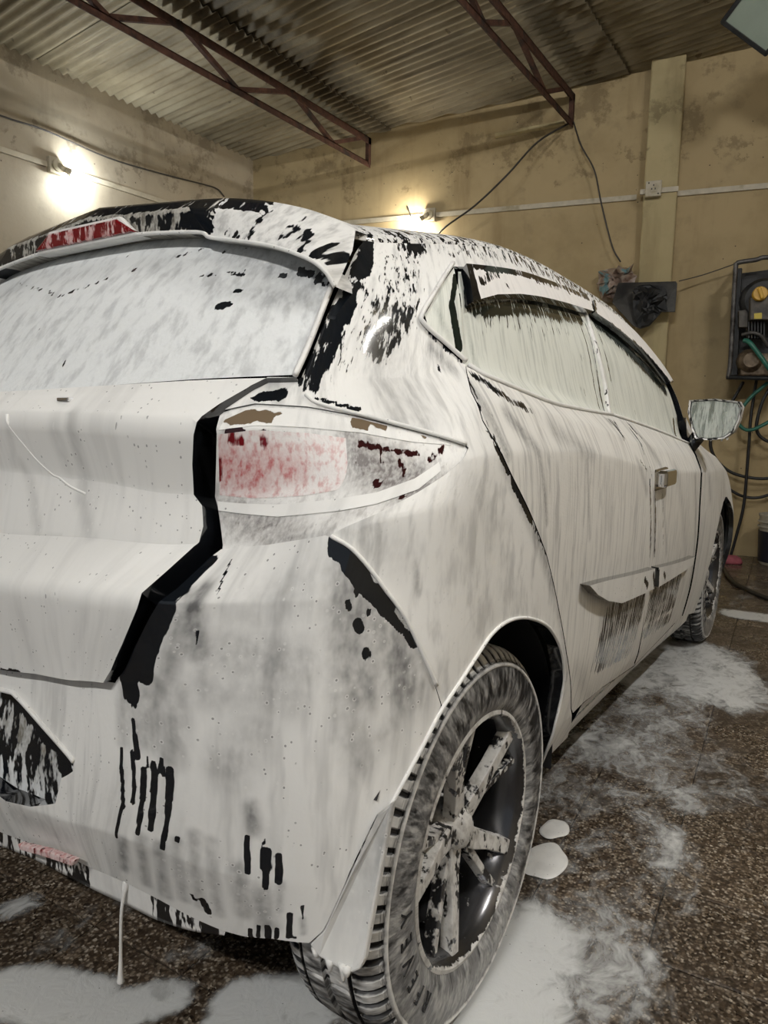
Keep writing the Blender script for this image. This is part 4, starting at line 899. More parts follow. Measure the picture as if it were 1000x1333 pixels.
# roof sheets
def sheet_mat():
    m, nt, out = new_mat('stained_roof_sheet'); T = NT(nt)
    pos = T.n('ShaderNodeNewGeometry').outputs['Position']
    oi = T.n('ShaderNodeObjectInfo').outputs['Random']
    a = T.noise(T.vscale(pos, (.9, 2.2, 1)), 1.0, 6, .65); b = T.noise(T.vscale(pos, (1.2, 13, 1)), 1.0, 4, .6); c = T.noise(pos, 7, 5, .7)
    col = T.ramp(a, [(.30, (.20, .165, .10)), (.5, (.36, .31, .21)), (.68, (.47, .42, .30))])
    col = T.mix(T.math('MULTIPLY', T.sstep(b, .50, .68), .55), col, (.11, .085, .05))
    sp = T.n('ShaderNodeSeparateXYZ'); T.put(sp.inputs[0], pos)
    # water stains along the sheet lap
    l1 = T.sstep(T.math('ABSOLUTE', T.math('ADD', sp.outputs[0], T.math('MULTIPLY_ADD', c, .5, 2.0))), .0, .32)
    col = T.mix(T.math('MULTIPLY', T.math('SUBTRACT', 1.0, l1), .62), col, (.07, .055, .035))
    col = T.mix(T.math('MULTIPLY', T.math('GREATER_THAN', c, .66), .5), col, (.07, .05, .03))
    br = T.math('MULTIPLY_ADD', oi, .3, .85)
    hs = T.n('ShaderNodeHueSaturation'); T.put(hs.inputs['Value'], br); T.put(hs.inputs['Color'], col)
    nt.links.new(T.bsdf(hs.outputs[0], .62, 0, T.bump(c, .25, .006), spec=.3), out.inputs[0]); return m
M_sheet = sheet_mat()
PITCH_C = .0765; NW = 10; SW = PITCH_C*NW
def roof_sheet_mesh(L):
    n = NW*8+9; vs = []
    xs = (0, L*.33, L*.66, L)
    for t in (0, .004):
        for x in xs:
            for k in range(n):
                y = k/8*PITCH_C; vs.append((x, y, .0125*math.cos(2*math.pi*y/PITCH_C)+.075*x+t))
    fs = []
    for t in range(2):
        for j in range(3):
            for k in range(n-1):
                a = t*4*n+j*n+k; q = (a, a+1, a+n+1, a+n); fs.append(q if t else q[::-1])
    N = 4*n
    for e in (0, 3):
        for k in range(n-1): a = e*n+k; fs.append((a, a+1, N+a+1, N+a))
    return mesh('roof_sheet', vs, fs, [M_sheet], True)
ceiling = empty('ceiling', (0, 0, 0)); ceiling['kind'] = 'structure'
for x0, L, dz in ((-3.80, 1.52, 0.0), (-2.42, 2.05, .016), (-.50, 2.1, .032), (1.45, 2.9, .048)):
    me = roof_sheet_mesh(L)
    for k in range(-5, 9):
        o = link('roof_sheet', me, ceiling); o.location = (x0, k*SW-.35, roof_z(x0)+dz+(k % 2)*.0045+.012); o.rotation_euler = (0, rnd.uniform(-.002, .002), 0)

# trusses
M_rust = simple('rusty_steel', (.085, .038, .024), .75, .2, .5, 18, .5, dirt=(.03, .022, .018))
def truss(X, tops, bots, label):
    """flat lattice truss under the sheets, running towards the back wall"""
    zt = roof_z(X)-.032; D = .20
    yend = float(WALL0[1]+(X-WALL0[0])*WDIR[1]/WDIR[0])-.012
    tr = empty('roof_truss', (X, yend, zt)); tag(tr, label, 'roof truss')
    def add(nm, fn):
        b = MB(); fn(b); b.v = [(a-X, c-yend, d-zt) for a, c, d in b.v]; b.build(nm, M_rust, tr)
    def angle(b, A, B, w):
        b.bar(A, B, w, .007); b.bar(np.asarray(A)+[w/2-.0035, 0, -w/2+.003], np.asarray(B)+[w/2-.0035, 0, -w/2+.003], .007, w)
    add('top_chord', lambda b: angle(b, (X, -3.9, zt), (X, yend, zt), .055))
    add('bottom_chord', lambda b: angle(b, (X, -3.9, zt-D), (X, yend, zt-D), .045))
    add('end_post', lambda b: b.bar((X+.01, yend-.02, zt+.0), (X+.01, yend-.02, zt-D-.02), .035, .035))
    ys = tops; k = 0
    seq = sorted([(y, 0) for y in tops]+[(y, 1) for y in bots])
    pitch = (seq[-1][0]-seq[0][0])/(len(seq)-1)
    y, s_ = seq[0]
    while y > -3.6: y -= pitch; s_ = 1-s_; seq.insert(0, (y, s_))
    for (ya, sa), (yb, sb) in zip(seq[:-1], seq[1:]):
        add('web_bar', lambda b: b.bar((X+.006, ya, zt-D*sa), (X+.006, yb, zt-D*sb), .03, .03))
def ty(px, py, X): 
    return float(at(px, py, X=X)[1])
truss(-2.48, [ty(232, 20, -2.48), ty(380, 113, -2.48), ty(476, 180, -2.48)], [ty(308, 107, -2.48), ty(432, 178, -2.48)], 'rusty lattice roof truss by the left wall')
truss(-.79, [ty(668, 28, -.79), ty(737, 117, -.79)], [ty(628, 22, -.79), ty(708, 113, -.79)], 'rusty lattice roof truss ending beside the wall pillar')

# floor tiles
def tile_mat():
    m, nt, out = new_mat('wet_terrazzo_tile'); T = NT(nt)
    pos = T.n('ShaderNodeNewGeometry').outputs['Position']; oi = T.n('ShaderNodeObjectInfo').outputs['Random']
    wq = T.n('ShaderNodeVectorMath', operation='MULTIPLY_ADD'); T.put(wq.inputs[0], T.noise(pos, 60, 3, .6, col=True)); wq.inputs[1].default_value = (.012, .012, 0); T.put(wq.inputs[2], pos)
    v1 = T.n('ShaderNodeTexVoronoi'); T.put(v1.inputs['Vector'], wq.outputs[0]); v1.inputs['Scale'].default_value = 170
    sp = T.n('ShaderNodeSeparateColor'); T.put(sp.inputs[0], v1.outputs['Color'])
    chip = T.ramp(sp.outputs[0], [(.0, (.018, .013, .009)), (.30, (.06, .042, .027)), (.55, (.14, .105, .072)), (.82, (.24, .195, .145)), (1.0, (.42, .37, .30))])
    grout = T.sstep(v1.outputs['Distance'], .30, .75)
    col = T.mix(T.math('MULTIPLY', grout, .8), chip, (.045, .032, .022))
    big = T.noise(pos, 2.6, 6, .65); mid = T.noise(pos, 11, 5, .65)
    col = T.mix(T.math('MULTIPLY', T.sstep(big, .46, .70), .6), col, (.04, .028, .019))
    col = T.mix(T.math('MULTIPLY', T.sstep(mid, .55, .75), .4), col, (.10, .07, .045))
    hs = T.n('ShaderNodeHueSaturation'); T.put(hs.inputs['Value'], T.math('MULTIPLY_ADD', oi, .35, .85)); T.put(hs.inputs['Color'], col)
    rgh = T.math('MULTIPLY_ADD', T.sstep(big, .35, .6), .28, .14)
    nt.links.new(T.bsdf(hs.outputs[0], rgh, 0, T.bump(T.math('ADD', mid, T.math('MULTIPLY', v1.outputs['Distance'], .3)), .18, .004)), out.inputs[0]); return m
M_tile = tile_mat(); M_grout = simple('dark_wet_joint', (.022, .016, .012), .35, 0, .3, 20, .2)
floor = MB(); floor.box((.3, 1.4, -.055), (8.2, 11.4, .1)); floor = floor.build('floor', M_grout); floor['kind'] = 'structure'
TP = .239; TA = math.radians(3.2); ca, sa = math.cos(TA), math.sin(TA); T0 = np.array([.996, 1.226])
def tile_mesh():
    h = TP/2-.0015; bv = .003; vs = []
    for z, q in ((-.012, h), (-.002, h), (0, h-bv)): vs += [(-q, -q, z), (q, -q, z), (q, q, z), (-q, q, z)]
    return vs, [(8, 9, 10, 11)]+[(4*j+i, 4*j+(i+1) % 4, 4*j+4+(i+1) % 4, 4*j+4+i) for j in range(2) for i in range(4)]
tv, tf = tile_mesh(); TILE = mesh('floor_tile', tv, tf, [M_tile])
seen = []; rest = []
for i in range(-22, 16):
    for j in range(-20, 20):
        c = T0+np.array([ca*(i+.5)*TP-sa*(j+.5)*TP, sa*(i+.5)*TP+ca*(j+.5)*TP])
        if not (-3.6 < c[0] < 4.1 and -3.5 < c[1] < 5.9): continue
        if (c-WALL0)@WN > -.12: continue
        P = np.array([c[0], c[1], 0]); dz = (P-CAM)@FW; q = pix(P) if dz > .2 else np.array([9e3, 9e3])
        vis = -40 < q[0] < 1040 and q[1] < 1400 and not (-.55 < c[0] < .55 and .8 < c[1] < 3.6)
        (seen if vis else rest).append((dz, c))
seen.sort(key=lambda t: t[0])
rest += seen[230:]; seen = seen[:230]
for dz, c in seen:
    o = link('floor_tile', TILE, floor); o.location = (c[0], c[1], rnd.uniform(-.0008, .0008)); o.rotation_euler = (rnd.uniform(-.003, .003), rnd.uniform(-.003, .003), TA)
b = MB()
for dz, c in rest: b.add([(c[0]+ca*x-sa*y, c[1]+sa*x+ca*y, z) for x, y, z in tv], tf)
o = b.build('floor_tiles', M_tile, floor); o['kind'] = 'stuff'

# foam lying on the floor
def film_mat():
    m, nt, out = new_mat('foam_film_on_floor'); T = NT(nt)
    fm = T.n('ShaderNodeAttribute', attribute_name='fm').outputs['Vector']; sp = T.n('ShaderNodeSeparateXYZ'); T.put(sp.inputs[0], fm)
    pos = T.n('ShaderNodeNewGeometry').outputs['Position']
    wp = T.noise(pos, 5, 3, .6, col=True); q = T.n('ShaderNodeVectorMath', operation='MULTIPLY_ADD'); T.put(q.inputs[0], wp); q.inputs[1].default_value = (.16, .16, 0); T.put(q.inputs[2], pos)
    n1 = T.noise(T.vscale(q.outputs[0], (9, 5, 1)), 1.0, 5, .62); n2 = T.noise(T.vscale(q.outputs[0], (42, 26, 1)), 1.0, 4, .65)
    h = T.math('ADD', sp.outputs[0], T.math('ADD', T.math('MULTIPLY', T.math('SUBTRACT', n1, .5), 1.0), T.math('MULTIPLY', T.math('SUBTRACT', n2, .5), .7)))
    al = T.math('MULTIPLY', T.sstep(h, .28, .85), .93)
    bu = T.voro(pos, 55); col = T.mix(T.math('LESS_THAN', bu, .06), (.66, .67, .66), (.2, .2, .19))
    foam = T.bsdf(col, .42, 0, T.bump(T.math('ADD', h, T.math('MULTIPLY', n2, .5)), .3, .006), spec=.4)
    tr = T.n('ShaderNodeBsdfTransparent').outputs[0]; mx = T.n('ShaderNodeMixShader'); T.put(mx.inputs[0], al); T.put(mx.inputs[1], tr); T.put(mx.inputs[2], foam)
    nt.links.new(mx.outputs[0], out.inputs[0]); return m
gx = np.arange(-1.2, 2.4, .02); gy = np.arange(-.5, 5.1, .02); GX, GY = np.meshgrid(gx, gy); G2 = np.stack([GX.ravel(), GY.ravel()], 1)
cov = np.full(len(G2), .06)
def fl(px, py): return at(px, py, Z=0.0)[:2]
for x1, y1, x2, y2, r, v in ((640, 1230, 560, 1320, .10, 1.0), (680, 1230, 640, 1333, .14, .85), (740, 1290, 760, 1240, .10, .55), (780, 1260, 800, 1180, .06, .35), (720, 1190, 780, 1150, .06, .30),
        (900, 850, 940, 900, .22, .75), (830, 880, 900, 850, .16, .70), (790, 930, 850, 960, .16, .50), (760, 980, 830, 1000, .12, .45), (730, 1010, 800, 1020, .06, .4), (960, 800, 995, 805, .10, .9), (850, 1010, 900, 1050, .06, .5), (880, 1090, 875, 1130, .03, .55), (840, 1060, 885, 1085, .03, .45), (830, 1290, 818, 1330, .02, .6), (845, 1240, 835, 1290, .015, .5), (960, 1040, 1000, 1020, .08, .3),
        (10, 1290, 110, 1300, .06, .95), (60, 1310, 130, 1330, .05, .9), (150, 1320, 220, 1300, .045, .95), (320, 1310, 390, 1300, .06, .95), (300, 1330, 400, 1333, .05, .85), (0, 1190, 30, 1180, .04, .6), (200, 1250, 260, 1240, .025, .35), (100, 1190, 60, 1230, .05, .3), (450, 1320, 470, 1325, .02, .6), (760, 840, 700, 900, .3, .3), (985, 760, 960, 790, .06, .35), (720, 1020, 900, 1000, .25, .42), (790, 980, 870, 900, .2, .52), (760, 1200, 840, 1100, .17, .40), (740, 1260, 800, 1280, .12, .5), (900, 900, 1000, 880, .25, .28), (930, 1050, 1000, 1150, .15, .18), (60, 1200, 250, 1220, .12, .22)):
    A, B = fl(x1, y1), fl(x2, y2); d = seg_dist(G2, A, B); k = np.clip(1.5-d/r, 0, 1); cov = np.maximum(cov, v*k*k*(3-2*k))
me = mesh('foam_film', np.c_[G2, np.full(len(G2), .0032)], grid_faces(len(gy), len(gx)), [film_mat()], True); set_attr(me, 'fm', np.stack([cov, cov*0, cov*0], 1))
o = link('foam_film', me); tag(o, 'thin white foam film spread over the wet floor tiles', 'foam', kind='stuff')
def puddle(px, py, rx, ry, label, h=.0065):
    c = at(px, py, Z=0); b = MB(); n = 56; rings = []
    ph = [rnd.uniform(0, 6.28) for _ in range(4)]
    for t, z in ((1.0, .0034), (.97, .005), (.90, h), (.6, h*1.1), (.3, h*1.12)):
        rings.append([(t*rx*(1+.07*math.sin(2*a+ph[0])+.05*math.sin(3*a+ph[1])+.03*math.sin(5*a+ph[2]))*math.cos(a), t*ry*(1+.07*math.sin(2*a+ph[0])+.05*math.sin(3*a+ph[1])+.03*math.sin(5*a+ph[2]))*math.sin(a), z) for a in [2*math.pi*k/n for k in range(n)]])
    vs = [q for r_ in rings for q in r_]; fs = [(j*n+k, j*n+(k+1) % n, (j+1)*n+(k+1) % n, (j+1)*n+k) for j in range(4) for k in range(n)]+[tuple(4*n+k for k in range(n))]
    b.add(vs, fs); o = b.build('foam_puddle', M_foam, None, True); o.location = (c[0], c[1], 0); plain_attr(o, (1, .05, .02)); tag(o, label, 'foam')
puddle(710, 1122, .044, .078, 'larger round foam blob beside the rear wheel')
puddle(722, 1081, .033, .046, 'smaller round foam blob beside the rear wheel')

# ================================================================== FITTINGS
M_pvc = simple('dirty_cream_plastic', (.52, .47, .36), .5, 0, .15, 12, .05, dirt=(.36, .31, .2))
M_wire = simple('grey_cable', (.05, .045, .038), .6, 0, .3, 20, .1)
M_black = simple('black_rubber_hose', (.010, .010, .011), .42, 0, .3, 30, .15)
M_green = simple('green_hose', (.02, .14, .10), .4, 0, .25, 15, .05)
M_steel = simple('worn_grey_pipe', (.11, .105, .10), .5, .5, .45, 25, .3, dirt=(.03, .025, .022))
M_motor = simple('grimy_dark_metal', (.020, .021, .022), .55, .2, .5, 20, .3)
M_grey = simple('grimy_grey_plastic', (.085, .075, .06), .55, 0, .4, 22, .2, dirt=(.03, .026, .022))
M_yellow = simple('yellow_plastic', (.62, .36, .03), .4, 0, .12, 20, .05)
M_lab = simple('yellow_sticker', (.60, .48, .05), .5, 0, .1, 20, 0)
M_brass = simple('oily_pump_casting', (.16, .12, .08), .5, .4, .5, 24, .4, dirt=(.05, .03, .02))
def emit(name, col, s):
    m, nt, out = new_mat(name); T = NT(nt)
    q = T.n('ShaderNodeEmission'); q.inputs[0].default_value = (*col, 1); q.inputs[1].default_value = s; nt.links.new(q.outputs[0], out.inputs[0]); return m
M_bulb = emit('lit_bulb', (1.0, .93, .80), BULB)
M_bulb_l = emit('lit_cool_bulb', (.93, .98, 1.0), BULB)
# conduits
zc = 2.767
yl = float(on_left(70, 217)[1])
for a_, b_, lab in ((-3.9, yl-.06, 'cream cable casing on the left wall before the bulb lamp'), (yl+.06, 4.81, 'cream cable casing on the left wall between bulb lamp and corner')):
    za, zb_ = zc-.085+.065*(a_+3.9)/8.71, zc-.085+.065*(b_+3.9)/8.71
    c = MB(); c.prism([(-3.627, a_, za), (-3.627, b_, zb_), (-3.627, b_, zb_+.035), (-3.627, a_, za+.035)], (.018, 0, 0)); o = c.build('cable_conduit', M_pvc); tag(o, lab, 'conduit')
sl = along(on_wall(560, 281))
for a_, b_, lab in ((.03, sl-.06, 'cream cable casing on the back wall between corner and bulb lamp'), (sl+.06, along(on_wall(829, 257)), 'cream cable casing between the bulb lamp and the wall pillar'), (along(on_wall(880, 252)), 6.2, 'cream cable casing on the back wall past the pillar')):
    c = MB(); c.prism([wallp(a_, zc-.02, .002), wallp(b_, zc-.02, .002), wallp(b_, zc+.018, .002), wallp(a_, zc+.018, .002)], -WN3*.018); o = c.build('cable_conduit', M_pvc); tag(o, lab, 'conduit')
sw0 = along(on_wall(851, 249)); c = MB(); pd = .12
c.prism([wallp(s0+.005, zc-.018, pd), wallp(s1+.015, zc-.018, pd), wallp(s1+.015, zc+.018, pd), wallp(s0+.005, zc+.018, pd)], -WN3*.016); o = c.build('cable_conduit', M_pvc); tag(o, 'short cable casing crossing the face of the wall pillar', 'conduit')
sk = empty('wall_socket', tuple(wallp(sw0, zc+.005, pd+.017))); tag(sk, 'square cream wall socket on the pillar casing', 'socket'); sk.rotation_euler = (0, 0, WANG)
c = MB(); c.box((0, -.02, 0), (.115, .04, .115)); c.build('plate', M_pvc, sk, bevel=.006)
for x, z in ((-.035, .04), (.035, -.04)):
    c = MB(); c.box((x, -.041, z), (.010, .006, .010)); c.build('screw', M_wire, sk)
c = MB(); c.box((0, -.041, .004), (.05, .006, .06)); q = c.build('socket_face', M_pvc, sk, bevel=.002)
for x, z in ((0, .018), (-.012, -.008), (.012, -.008)):
    c = MB(); c.box((x, -.0445, z+.004), (.008, .004, .012)); c.build('pin_hole', M_wire, q)
# lamp holders with bulbs
def lamp_holder(loc, ang, tilt, label, mat):
    """loc on the wall; local -y points into the room"""
    h = empty('bulb_lamp', tuple(loc)); h.rotation_euler = (0, 0, ang); tag(h, label, 'lamp')
    c = MB(); c.box((0, -.02, 0), (.11, .04, .11)); c.build('back_plate', M_pvc, h, bevel=.006)
    c = MB(); R = Matrix.Translation((0, -.038, 0))@Matrix.Rotation(math.pi/2, 4, 'X'); c.lathe([(.040, 0), (.040, .018), (.030, .024), (.0, .024)], 24, R); c.build('holder_ring', M_pvc, h, auto=40)
    d = np.array(tilt, float); d /= np.linalg.norm(d); s_ = np.array([0, -.05, 0])
    c = MB(); c.tube([s_, s_+d*.05], [.021, .019], 14); c.build('bulb_socket', M_pvc, h, True)
    Q = Vector(d).to_track_quat('Z', 'Y').to_matrix().to_4x4(); Mx = Matrix.Translation(tuple(s_+d*.05))@Q
    c = MB(); c.lathe([(.0, 0), (.018, .0), (.024, .03), (.030, .045)], 20, Mx); c.build('bulb_neck', M_pvc, h, True)
    c = MB(); c.lathe([(.030, .045), (.034, .062), (.033, .080), (.024, .098), (.010, .107), (0, .109)], 24, Mx); c.build('bulb', mat, h, True)
    return h
P1 = on_left(70, 217); lamp_holder(P1, -math.pi/2+math.pi, (1.0, -.42, -.42), 'glowing bulb lamp on the left wall', M_bulb_l)
P2 = on_wall(560, 281); lamp_holder(P2, WANG, (-.9, -.45, -.62), 'glowing bulb lamp on the back wall', M_bulb)
# strip lights of the bay, outside the picture: they light the tail and the right flank in the photograph
def strip(loc, rz, L, s, label, col=(1, .985, .96)):
    t = empty('strip_light_offscreen', loc); t.rotation_euler = (0, 0, rz); tag(t, label, 'lamp')
    c = MB(); c.box((0, 0, .03), (.06, L, .045)); c.build('batten', M_pvc, t, bevel=.004)
    c = MB(); c.tube([(0, -L/2+.03, -.01), (0, L/2-.03, -.01)], .016, 14); c.build('tube_offscreen', emit('lit_tube', col, s), t, True)
    for e in (-1, 1):
        c = MB(); c.box((0, e*(L/2-.015), -.005), (.035, .03, .05)); c.build('tube_holder', M_pvc, t)
strip((1.3, -2.7, roof_z(1.3)-.10), math.radians(90), 1.2, TUBE, 'strip light under the roof behind the tail of the car')
strip((2.7, 1.2, roof_z(2.7)-.10), 0, 1.2, TUBE*.56, 'strip light under the roof along the right side of the car', (1, .98, .95))
# wires
c = MB(); c.tube(spline([on_left(x, y, .012) for x, y in ((-160, 90), (0, 150), (60, 170), (140, 205), (210, 226), (265, 240), (283, 246), (292, 256))], 5), .006, 6); o = c.build('wall_cable', M_wire, None, True); tag(o, 'thin dark cable sagging along the left wall', 'cable')
e2 = np.array([-.79, float(WALL0[1]+(-.79-WALL0[0])*WDIR[1]/WDIR[0])-.03, roof_z(-.79)-.24])
c = MB(); c.tube(spline([e2, on_wall(700, 185, .25), on_wall(660, 228, .40), on_wall(618, 268, .40), on_wall(575, 300, .28), on_wall(556, 330, .1)], 6), .0075, 6); o = c.build('hanging_cable', M_wire, None, True); tag(o, 'grey cable slung from truss end down behind the car roof', 'cable')
c = MB(); c.tube(spline([e2+[.03, 0, 0], on_wall(757, 190, .10), on_wall(774, 222, .12), on_wall(783, 265, .12), on_wall(797, 320, .10), on_wall(808, 341, .09)], 6), .006, 6); o = c.build('hanging_cable', M_wire, None, True); tag(o, 'thin cable from truss end down to the crumpled bag', 'cable')
c = MB(); c.tube(spline([on_wall(884, 366, .2), on_wall(915, 358, .15), on_wall(956, 344, .18)], 5), .004, 5); o = c.build('string_line', M_wire, None, True); tag(o, 'thin string from the black rubber sheet to the pipe frame', 'string')
c = MB(); a0 = on_wall(530, 268, .0); c.tube([a0, on_wall(536, 284, .05)], .006, 6); o = c.build('wire_stub', M_wire); tag(o, 'short dark wire stub on wall above the glowing bulb', 'wire')
# crumpled bag and rubber sheet by the pillar
def lumpy(name, pts_px, d0, d1, mat, seed, rough=.02, n=14):
    P = [on_wall(x, y, d1) for x, y in pts_px]; c_ = np.mean(P, 0); r2 = random.Random(seed); b = MB(); rings = []
    ring = spline(P+[P[0]], 4)[:-1]; m_ = len(ring)
    for t, d in ((1.0, d0), (1.03, (d0+d1)/2), (.92, d1), (.6, d1+.03), (.3, d1+.04)):
        rings.append([c_+(q-c_)*t-WN3*(d-d1)+np.array([r2.gauss(0, rough), r2.gauss(0, rough), r2.gauss(0, rough)])*(t < 1) for q in ring])
    b.add([q for r_ in rings for q in r_], [(j*m_+k, j*m_+(k+1) % m_, (j+1)*m_+(k+1) % m_, (j+1)*m_+k) for j in range(4) for k in range(m_)]+[tuple(4*m_+k for k in range(m_)), tuple(range(m_))[::-1]])
    return b.build(name, mat)
def bag_mat():
    m, nt, out = new_mat('printed_plastic_bag'); T = NT(nt); tc = T.n('ShaderNodeTexCoord').outputs['Object']
    a = T.noise(tc, 14, 4, .6); b = T.noise(tc, 9, 2, .5)
    col = T.ramp(a, [(.35, (.16, .10, .07)), (.5, (.28, .21, .17)), (.65, (.40, .35, .30))]); col = T.mix(T.math('MULTIPLY', T.sstep(b, .58, .62), .8), col, (.10, .26, .30))
    nt.links.new(T.bsdf(col, .35, 0, T.bump(a, .5, .02)), out.inputs[0]); return m
o = lumpy('crumpled_bag', [(778, 372), (783, 352), (805, 347), (822, 350), (824, 372), (806, 388), (786, 390)], .02, .14, bag_mat(), 3, .022); tag(o, 'crumpled printed plastic bag hanging beside the wall pillar', 'bag')
c = MB(); pl = [on_wall(797, 394, .30), on_wall(805, 368, .22), on_wall(845, 367, .20), on_wall(880, 366, .20), on_wall(882, 369, .21), on_wall(879, 406, .26), on_wall(862, 406, .27), on_wall(846, 424, .31), on_wall(834, 428, .33), on_wall(824, 424, .33)]
c.prism(pl, WN3*.02); o = c.build('rubber_sheet', simple('dusty_rubber_sheet', (.045, .043, .038), .5, 0, .5, 9, .3, dirt=(.012, .012, .013)), bevel=.004); tag(o, 'dusty black rubber sheet hung in front of the pillar', 'sheet')
o = lumpy('tool_pouch', [(824, 380), (832, 372), (862, 373), (868, 390), (858, 408), (842, 422), (828, 418)], .345, .36, M_motor, 9, .016); tag(o, 'lumpy black pouch fixed on the rubber sheet', 'pouch')
# square lamp under the roof
fl_c = at(998, 12, Y=4.6); nrm = (CAM-fl_c); nrm /= np.linalg.norm(nrm); nrm = nrm+np.array([0, 0, -.25]); nrm /= np.linalg.norm(nrm)
fr_ = empty('hanging_mirror', tuple(fl_c)); fr_.rotation_euler = Vector(nrm).to_track_quat('Z', 'Y').to_euler(); tag(fr_, 'square pale glass panel in a dark frame hung cornerwise under the roof', 'mirror')
R45 = Matrix.Rotation(math.radians(45+4), 3, 'Z')
S_ = .155
for k in range(4):
    c = MB(); Mr = Matrix.Rotation(math.radians(49+90*k), 3, 'Z'); c.box(Mr@Vector((S_+.008, 0, 0)), (.024, 2*S_+.03, .03), M=Mr); c.build('frame_bar', M_motor, fr_, bevel=.003)
c = MB(); c.box((0, 0, -.004), (2*S_, 2*S_, .012), M=R45); o = c.build('glass_panel', simple('dusty_pale_glass', (.30, .36, .30), .3, 0, .1, 4, 0), fr_)
c = MB(); up_l = Matrix(fr_.rotation_euler.to_matrix()).inverted()@Vector((0, 0, 1)); c.tube([np.array(up_l)*.19, np.array(up_l)*(roof_z(fl_c[0])-fl_c[2])], .006, 6); c.build('hanger', M_wire, fr_)

# pressure pump on its pipe frame
pd0 = .42
def pw(px, py, d=pd0): return on_wall(px, py, d)
pump = empty('pressure_pump', tuple(pw(975, 490))); tag(pump, 'grimy pressure pump with yellow knob on a pipe frame', 'pump')
O_ = np.array(pump.location)
def padd(nm, fn, mat, **k):
    b = MB(); fn(b); b.v = [(x-O_[0], y-O_[1], z-O_[2]) for x, y, z in b.v]; return b.build(nm, mat, pump, **k)
padd('frame_pipe', lambda b: b.tube(spline([pw(948, 492), pw(951, 470), pw(955, 400), pw(958, 348), pw(961, 342), pw(985, 338), pw(996, 335), pw(1030, 337)], 5), .016, 10), M_steel, smooth=True)
padd('frame_pipe', lambda b: b.tube([pw(946, 491), pw(1060, 494)], .016, 10), M_motor, smooth=True)
padd('frame_post', lambda b: b.bar(pw(961, 350, pd0-.05), pw(955, 488, pd0-.05), .05, .04), M_motor)
padd('back_board', lambda b: b.prism([pw(963, 356, .2), pw(1050, 345, .2), pw(1050, 492, .2), pw(958, 490, .2)], WN3*.02), M_motor)
padd('wall_bracket', lambda b: [b.bar(pw(958, 352, pd0), pw(958, 352, 0.0), .03, .03), b.bar(pw(951, 486, pd0), pw(951, 486, 0.0), .03, .03)], M_motor)
mc = pw(992, 392, pd0-.05); Rm = Matrix.Translation(tuple(mc))@Matrix.Rotation(WANG, 4, 'Z')@Matrix.Rotation(math.pi/2, 4, 'X')
padd('motor_drum', lambda b: b.lathe([(.0, .10), (.12, .10), (.145, .07), (.15, .0), (.15, -.10), (0, -.10)], 32, Rm), M_motor, auto=40)
def bx(px0, py0, px1, py1, d, th):
    return [pw(px0, py0, d), pw(px1, py0-1, d), pw(px1, py1, d), pw(px0, py1, d)], WN3*th
padd('control_box', lambda b: b.prism(*bx(977, 386, 1040, 416, pd0+.13, .10)), M_grey, bevel=.006)
kn = pw(990, 382, pd0+.16); Rk = Matrix.Translation(tuple(kn))@Matrix.Rotation(WANG, 4, 'Z')@Matrix.Rotation(math.pi/2, 4, 'X')
k_ = padd('rotary_knob', lambda b: b.lathe([(.048, -.04), (.048, .0), (.043, .008), (0, .008)], 28, Rk), M_yellow, auto=40); k_['label'] = 'yellow rotary knob'
def grip(b):
    Mr = Matrix.Rotation(WANG, 3, 'Z')@Matrix.Rotation(math.radians(-20), 3, 'Y'); b.box(kn-WN3*.018, (.022, .03, .080), M=Mr)
padd('knob_grip', grip, M_yellow, bevel=.006)
padd('sticker', lambda b: b.prism(*bx(982, 408, 992, 415, pd0+.133, .003)), M_lab)
for k in range(6):
    padd('cooling_fin', lambda b: b.prism(*bx(974+k*4, 419, 976+k*4, 440, pd0+.06, .10)), M_motor)
padd('terminal_block', lambda b: b.prism(*bx(962, 404, 974, 426, pd0+.04, .08)), M_grey, bevel=.004)
padd('pump_head', lambda b: b.lathe([(0, .09), (.05, .09), (.075, .06), (.085, 0), (.085, -.08), (0, -.08)], 24, Matrix.Translation(tuple(pw(976, 470, pd0)))@Matrix.Rotation(WANG, 4, 'Z')@Matrix.Rotation(math.pi/2, 4, 'X')), M_brass, auto=40)
padd('pump_body', lambda b: b.prism(*bx(964, 460, 1040, 489, pd0+.03, .14)), M_brass, bevel=.012)
padd('pressure_elbow', lambda b: b.tube(spline([pw(966, 436, pd0+.05), pw(980, 433, pd0+.08), pw(992, 438, pd0+.08), pw(1000, 452, pd0+.05)], 5), .012, 8), M_steel, smooth=True)
def hose(name, pts, r, mat, label, d=.3):
    P = [on_wall(*q, d) if len(q) == 2 else on_wall(q[0], q[1], q[2]) for q in pts]
    b = MB(); b.tube(spline(P, 8), r, 8); o = b.build(name, mat, None, True); tag(o, label, 'hose'); return o
hose('water_hose', [(969, 443, .52), (976, 446, .55), (988, 461, .56), (1003, 482, .56), (1030, 520, .5)], .016, M_green, 'green water hose coming out of the pump')
hose('rubber_hose', [(968, 497), (955, 520), (938, 548), (925, 575), (934, 600), (960, 618), (1005, 622), (1040, 600)], .012, M_black, 'black rubber hose looped widest under the pump', .16)
hose('rubber_hose', [(985, 495), (978, 540), (975, 580), (972, 620), (968, 660), (958, 700), (950, 728)], .011, M_black, 'black rubber hose hanging straight down from the pump', .2)
hose('rubber_hose', [(1005, 500), (992, 525), (985, 555), (992, 570), (1010, 575), (1040, 560)], .012, M_black, 'black rubber hose in a small loop below the pipe frame', .22)
hose('rubber_hose', [(930, 600), (944, 630), (962, 644), (985, 648), (1010, 640), (1040, 620)], .011, M_black, 'black rubber hose sagging lowest over the wall', .12)
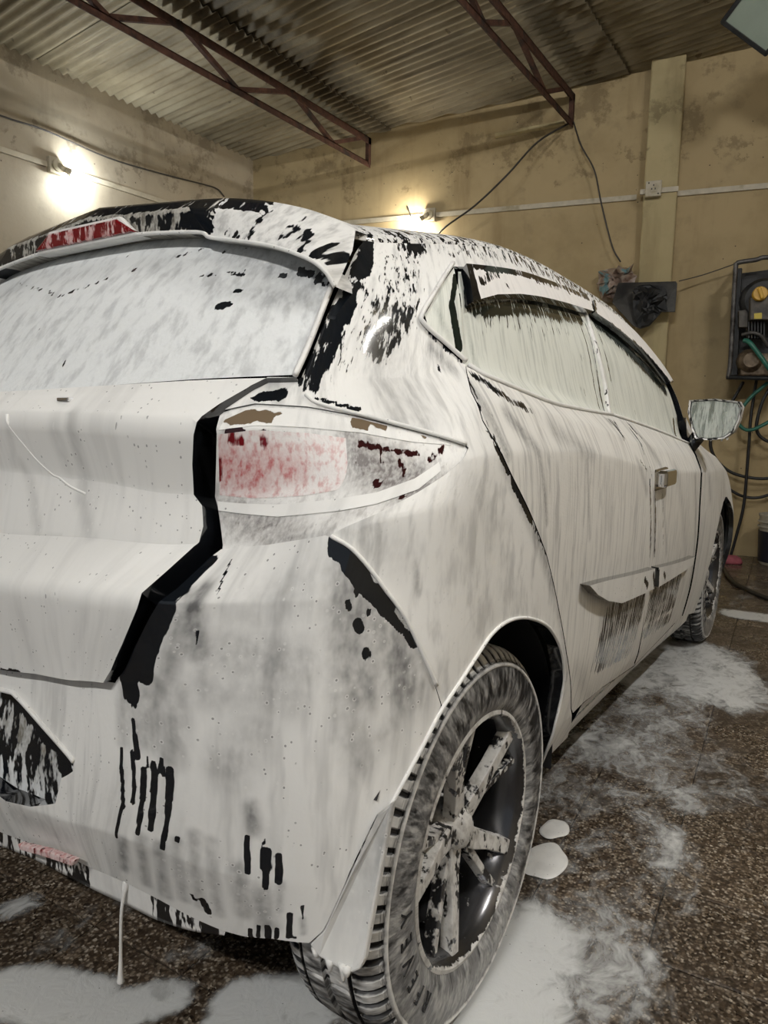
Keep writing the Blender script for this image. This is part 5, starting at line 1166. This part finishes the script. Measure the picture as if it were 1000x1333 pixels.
hose('rubber_hose', [(1000, 498), (975, 520), (960, 545), (975, 560), (1010, 545)], .013, M_green, 'dark green hose bundled under the pump', .3)
b = MB(); b.tube(spline([np.array([*at(x, y, Z=0)[:2], .016]) for x, y in ((942, 742), (952, 758), (970, 770), (1000, 783), (1040, 798))], 8), .014, 8); o = b.build('floor_hose', M_black, None, True); tag(o, 'black hose lying on the floor beyond the front wheel', 'hose')
# bucket
bx_c = at(1003, 735, Z=0); 
bk = empty('paint_bucket', (bx_c[0]+.045, bx_c[1], .0)); tag(bk, 'dirty white plastic bucket with dark label by the wall', 'bucket')
M_bkt = simple('dirty_white_plastic', (.40, .37, .30), .5, 0, .2, 10, .1, dirt=(.2, .15, .08))
c = MB(); c.lathe([(.0, .004), (.115, .004), (.125, .02), (.142, .36), (.148, .36), (.148, .375), (.138, .375), (.12, .03), (0, .03)], 32); c.build('pail', M_bkt, bk, auto=40)
c = MB(); c.lathe([(.131, .03), (.1415, .255), (.143, .255), (.1325, .03)], 32, closed=True); c.build('label_band', simple('dark_blue_label', (.008, .009, .018), .4, 0, .3, 12, 0), bk, auto=40)
for z in (.285, .32):
    c = MB(); c.lathe([(.141+z*.012, z-.006), (.1475+z*.012, z-.004), (.1475+z*.012, z+.004), (.141+z*.012, z+.006)], 32, closed=True); c.build('rim_ring', M_bkt, bk, auto=40)
# pink cloth on the floor
pc = at(962, 716, Z=.03); b = MB(); n = 20; rings = []
for t, z in ((1, .0), (1.05, .015), (.9, .045), (.5, .06)):
    rings.append([(t*.07*(1+.12*math.sin(3*a+t))*math.cos(a), t*.05*(1+.12*math.sin(2*a))*math.sin(a), z) for a in [2*math.pi*k/n for k in range(n)]])
b.add([q for r_ in rings for q in r_], [(j*n+k, j*n+(k+1) % n, (j+1)*n+(k+1) % n, (j+1)*n+k) for j in range(3) for k in range(n)]+[tuple(3*n+k for k in range(n)), tuple(range(n))[::-1]])
o = b.build('wash_sponge', simple('dull_pink_foam', (.28, .07, .09), .8, 0, .3, 30, .4), None, True); o.location = (pc[0], min(pc[1], 5.35), .002); tag(o, 'dull pink wash sponge lying on the dark floor', 'sponge')
